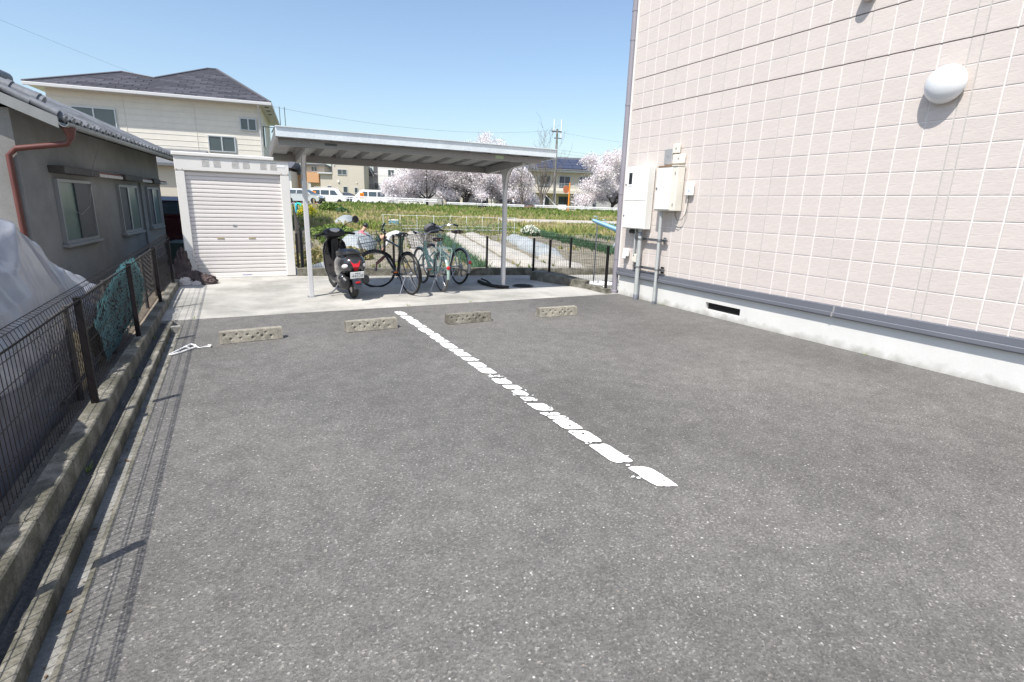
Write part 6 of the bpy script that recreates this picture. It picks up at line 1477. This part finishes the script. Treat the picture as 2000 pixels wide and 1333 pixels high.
# trellis rows
tr = thing('trellis', 'white pole trellis with climbing beans in front of the bank', 'trellis', F(34, 1.8, -.2))
rn3 = random.Random(12)
for i in range(9):
    t_ = -2.3+i*1.02; z = hgt(34, t_); mb = MB(); mb.tube([F(34, t_, z-.2), F(34, t_, z+1.02)], .016, 5); part('pole', mb, m_white, tr)
for zz in (.38, .98):
    mb = MB(); mb.tube([F(34, -2.4+i*.5, hgt(34, -2)+zz+.02*math.sin(i*1.7)) for i in range(18)], .012, 4); part('rail', mb, m_white, tr)
mb = MB()
for i in range(90):
    t_ = -2.3+i*.092; z = hgt(34, t_); mb.tube([F(34+rn3.uniform(-.1, .1), t_, z), F(34+rn3.uniform(-.1, .1), t_+rn3.uniform(-.08, .08), z+rn3.uniform(.45, .95))], .011, 4, False)
part('cane', mb, m_plywood, tr, kind='stuff')
mb = MB()
for i in range(1500):
    t_ = rn3.uniform(-2.3, 6); p = F(34+rn3.gauss(0, .15), t_, hgt(34, t_)+rn3.random()**1.4*.8); q = rn3.uniform(.03, .07); d = Vector((rn3.gauss(0, 1), rn3.gauss(0, 1), rn3.gauss(0, 1))).normalized()*q; e = d.orthogonal().normalized()*q; mb.add([p-d, p+e, p+d], [(0, 1, 2)])
part('bean_leaves', mb, m_leek, tr, smooth=False, kind='stuff')
mb = MB(); mb.grid(lambda u, v: tuple(F(lerp(34.6, 35.6, v), lerp(-1.2, 5.5, u), hgt(35, 2)+.12+.04*noise.noise((u*30, v*4, 1)))), 40, 4); solo('mulch_sheet', mb, m_poly, 'pale plastic mulch sheet laid behind the trellis', 'plastic sheet', 'plastic sheets over the crops')
bx = far('cool_box', 'pale blue box standing behind the trellis', 'box', 38.5, -1.9, hgt(38.5, -1.9)); mb = MB(); mb.box(-.33, .33, -.25, .25, -.02, .36, .03); part('box', mb, m_blue, bx, world=False); mb = MB(); mb.box(-.35, .35, -.27, .27, .362, .43, .03); part('lid', mb, m_whiteh, bx, world=False)
for k, (s_, t_, h_, lb) in enumerate(((46.5, -8.6, 1.35, 'taller pale stake beside the yellow flowers'), (46.5, -9.2, .9, 'shorter thin stake left of the tall pale one'))):
    mb = MB(); z = hgt(s_, t_); mb.box(-.05, .05, -.05, .05, z-.2, z+h_, .01, T(*F(s_, t_))); solo('stake', mb, m_plywood, lb, 'stake', 'wooden stakes in the field')

# ------------------------------------------------------------------ PEOPLE
def person(label, loc, rz, J, cols, hat=None, hair=m_black, group=None):
    """J: joint positions; one skin-modifier body. cols = (shirt, trousers, shoes, glove)"""
    names = list(J); idx = {n_: i for i, n_ in enumerate(names)}
    edges_ = [('pelvis', 'waist'), ('waist', 'chest'), ('chest', 'neck'), ('neck', 'head'), ('head', 'crown')]
    for s_ in 'LR': edges_ += [('chest', 'sh'+s_), ('sh'+s_, 'el'+s_), ('el'+s_, 'wr'+s_), ('wr'+s_, 'ha'+s_), ('pelvis', 'hip'+s_), ('hip'+s_, 'kn'+s_), ('kn'+s_, 'an'+s_), ('an'+s_, 'to'+s_)]
    rad = dict(pelvis=(.15, .12), waist=(.13, .11), chest=(.155, .12), neck=(.055, .055), head=(.085, .1), crown=(.07, .075))
    for s_ in 'LR': rad.update({'sh'+s_: (.06, .06), 'el'+s_: (.045, .045), 'wr'+s_: (.033, .033), 'ha'+s_: (.04, .03), 'hip'+s_: (.095, .095), 'kn'+s_: (.065, .065), 'an'+s_: (.045, .045), 'to'+s_: (.045, .035)})
    me = bpy.data.meshes.new('body'); me.from_pydata([J[n_] for n_ in names], [(idx[a_], idx[b_]) for a_, b_ in edges_], [])
    ob_ = bpy.data.objects.new('body', me); C.objects.link(ob_)
    md = ob_.modifiers.new('s', 'SKIN'); sd2 = ob_.modifiers.new('u', 'SUBSURF'); sd2.levels = 1; sd2.render_levels = 1
    sv = me.skin_vertices[0].data
    for n_ in names: sv[idx[n_]].radius = rad[n_]; sv[idx[n_]].use_root = n_ == 'pelvis'
    bpy.context.view_layer.update()
    m2 = bpy.data.meshes.new_from_object(ob_.evaluated_get(bpy.context.evaluated_depsgraph_get())); bpy.data.objects.remove(ob_)
    m2.materials.clear()
    for m_ in (m_skin,)+cols: m2.materials.append(m_)
    grp = {}
    for n_ in names: grp[n_] = 1 if n_ in ('chest', 'waist') or n_[:2] in ('sh', 'el') else (2 if n_[:2] in ('pe', 'hi', 'kn') else (3 if n_[:2] in ('an', 'to') else (4 if n_[:2] == 'ha' else 0)))
    for pl_ in m2.polygons:
        best = min(names, key=lambda n_: (Vector(J[n_])-pl_.center).length-(.04 if n_ in ('chest', 'pelvis') else 0)); pl_.material_index = grp[best]; pl_.use_smooth = True
    o = thing('person', label, 'person', loc, group); o.rotation_euler = (0, 0, rz); link('body', m2, o)
    hd_ = Vector(J['head']); cr_ = Vector(J['crown']); up_ = (cr_-hd_).normalized(); q = up_.to_track_quat('Z', 'X').to_matrix().to_4x4()
    mb = MB(); mb.blob((0, 0, .03), .105, .105, .1, 12, 7, T(*hd_.lerp(cr_, .6)) @ q); part('hair', mb, hair, o, world=False)
    if hat:
        mb = MB(); mb.lathe([(.2, 0), (.11, .02), (.105, .09), (.06, .12), (.0, .125)], 16, T(*cr_) @ q); part('hat', mb, hat, o, world=False)
    mb = MB(); fx = Vector((1, 0, 0)); fx = (fx-up_*fx.dot(up_)).normalized(); sdx = up_.cross(fx)
    for sy in (-.035, .035): mb.blob(tuple(hd_+fx*.085+sdx*sy+up_*.03), .012, .012, .012, 6, 4)
    part('eye', mb, m_black, o, world=False); mb = MB(); mb.blob(tuple(hd_+fx*.1), .018, .014, .02, 6, 4); part('nose', mb, m_skin, o, world=False)
    return o
crouch = dict(pelvis=(0, 0, .3), waist=(.08, 0, .43), chest=(.2, 0, .58), neck=(.29, 0, .7), head=(.35, 0, .78), crown=(.38, 0, .88), shL=(.2, .18, .6), shR=(.2, -.18, .6), elL=(.38, .22, .42), elR=(.38, -.22, .42), wrL=(.55, .14, .28), wrR=(.55, -.14, .28), haL=(.62, .12, .24), haR=(.62, -.12, .24),
              hipL=(.02, .11, .3), hipR=(.02, -.11, .3), knL=(.38, .15, .42), knR=(.38, -.15, .42), anL=(.16, .13, .07), anR=(.16, -.13, .07), toL=(.32, .14, .03), toR=(.32, -.14, .03))
bend = dict(pelvis=(0, 0, .84), waist=(.12, 0, .9), chest=(.38, 0, .86), neck=(.52, 0, .8), head=(.62, 0, .75), crown=(.71, 0, .72), shL=(.38, .18, .82), shR=(.38, -.18, .82), elL=(.46, .2, .58), elR=(.46, -.2, .58), wrL=(.6, .12, .4), wrR=(.6, -.12, .4), haL=(.68, .1, .35), haR=(.68, -.1, .35),
            hipL=(0, .1, .82), hipR=(0, -.1, .82), knL=(.08, .13, .46), knR=(.02, -.13, .45), anL=(.0, .14, .08), anR=(-.06, -.14, .08), toL=(.16, .15, .035), toR=(.1, -.15, .035))
stand = dict(pelvis=(0, 0, .9), waist=(0, 0, 1.05), chest=(.01, 0, 1.25), neck=(.01, 0, 1.42), head=(.03, 0, 1.52), crown=(.03, 0, 1.63), shL=(0, .18, 1.33), shR=(0, -.18, 1.33), elL=(-.03, .24, 1.08), elR=(.05, -.24, 1.08), wrL=(.05, .24, .87), wrR=(.15, -.22, .88), haL=(.08, .24, .8), haR=(.2, -.22, .82),
             hipL=(0, .09, .88), hipR=(0, -.09, .88), knL=(.12, .1, .48), knR=(-.06, -.1, .47), anL=(.1, .1, .08), anR=(-.2, -.1, .1), toL=(.24, .11, .035), toR=(-.08, -.11, .04))
m_pink = mat('pink_cloth', (.62, .2, .22), .85, var=.15, vscale=8); m_whitec = mat('white_cloth', (.75, .75, .75), .85, var=.1, vscale=8); m_dgreen = mat('dark_green_cloth', (.03, .06, .045), .85); m_teal = mat('teal_cloth', (.05, .5, .35), .8); m_cyanc = mat('cyan_cloth', (.05, .45, .6), .8); m_navy = mat('navy_cloth', (.03, .035, .06), .85); m_glove = mat('green_glove', (.02, .38, .16), .6); m_hatc = mat('straw_hat', (.55, .5, .45), .85)
def pz(s_, t_): return F(s_, t_, hgt(s_, t_)+.02)
person('person in a pink shirt crouching in the field behind the scooter mirror', pz(22.5, -2.6), -PH+.2, crouch, (m_pink, m_navy, m_rubber, m_skin))
person('person in white shirt and dark green trousers bending over behind the black bicycle', pz(17.2, -.62), PI-PH+.1, bend, (m_whitec, m_dgreen, m_rubber, m_glove), hat=None, hair=m_dgreen)
person('person in green and cyan clothes standing far off left of the carport post', pz(46, -9.9), -PH, bend, (m_teal, m_cyanc, m_cyanc, m_skin))
person('person in white walking along the embankment road behind the right post', pz(70.5, 11.9), -PH, stand, (m_whitec, m_navy, m_black, m_skin))
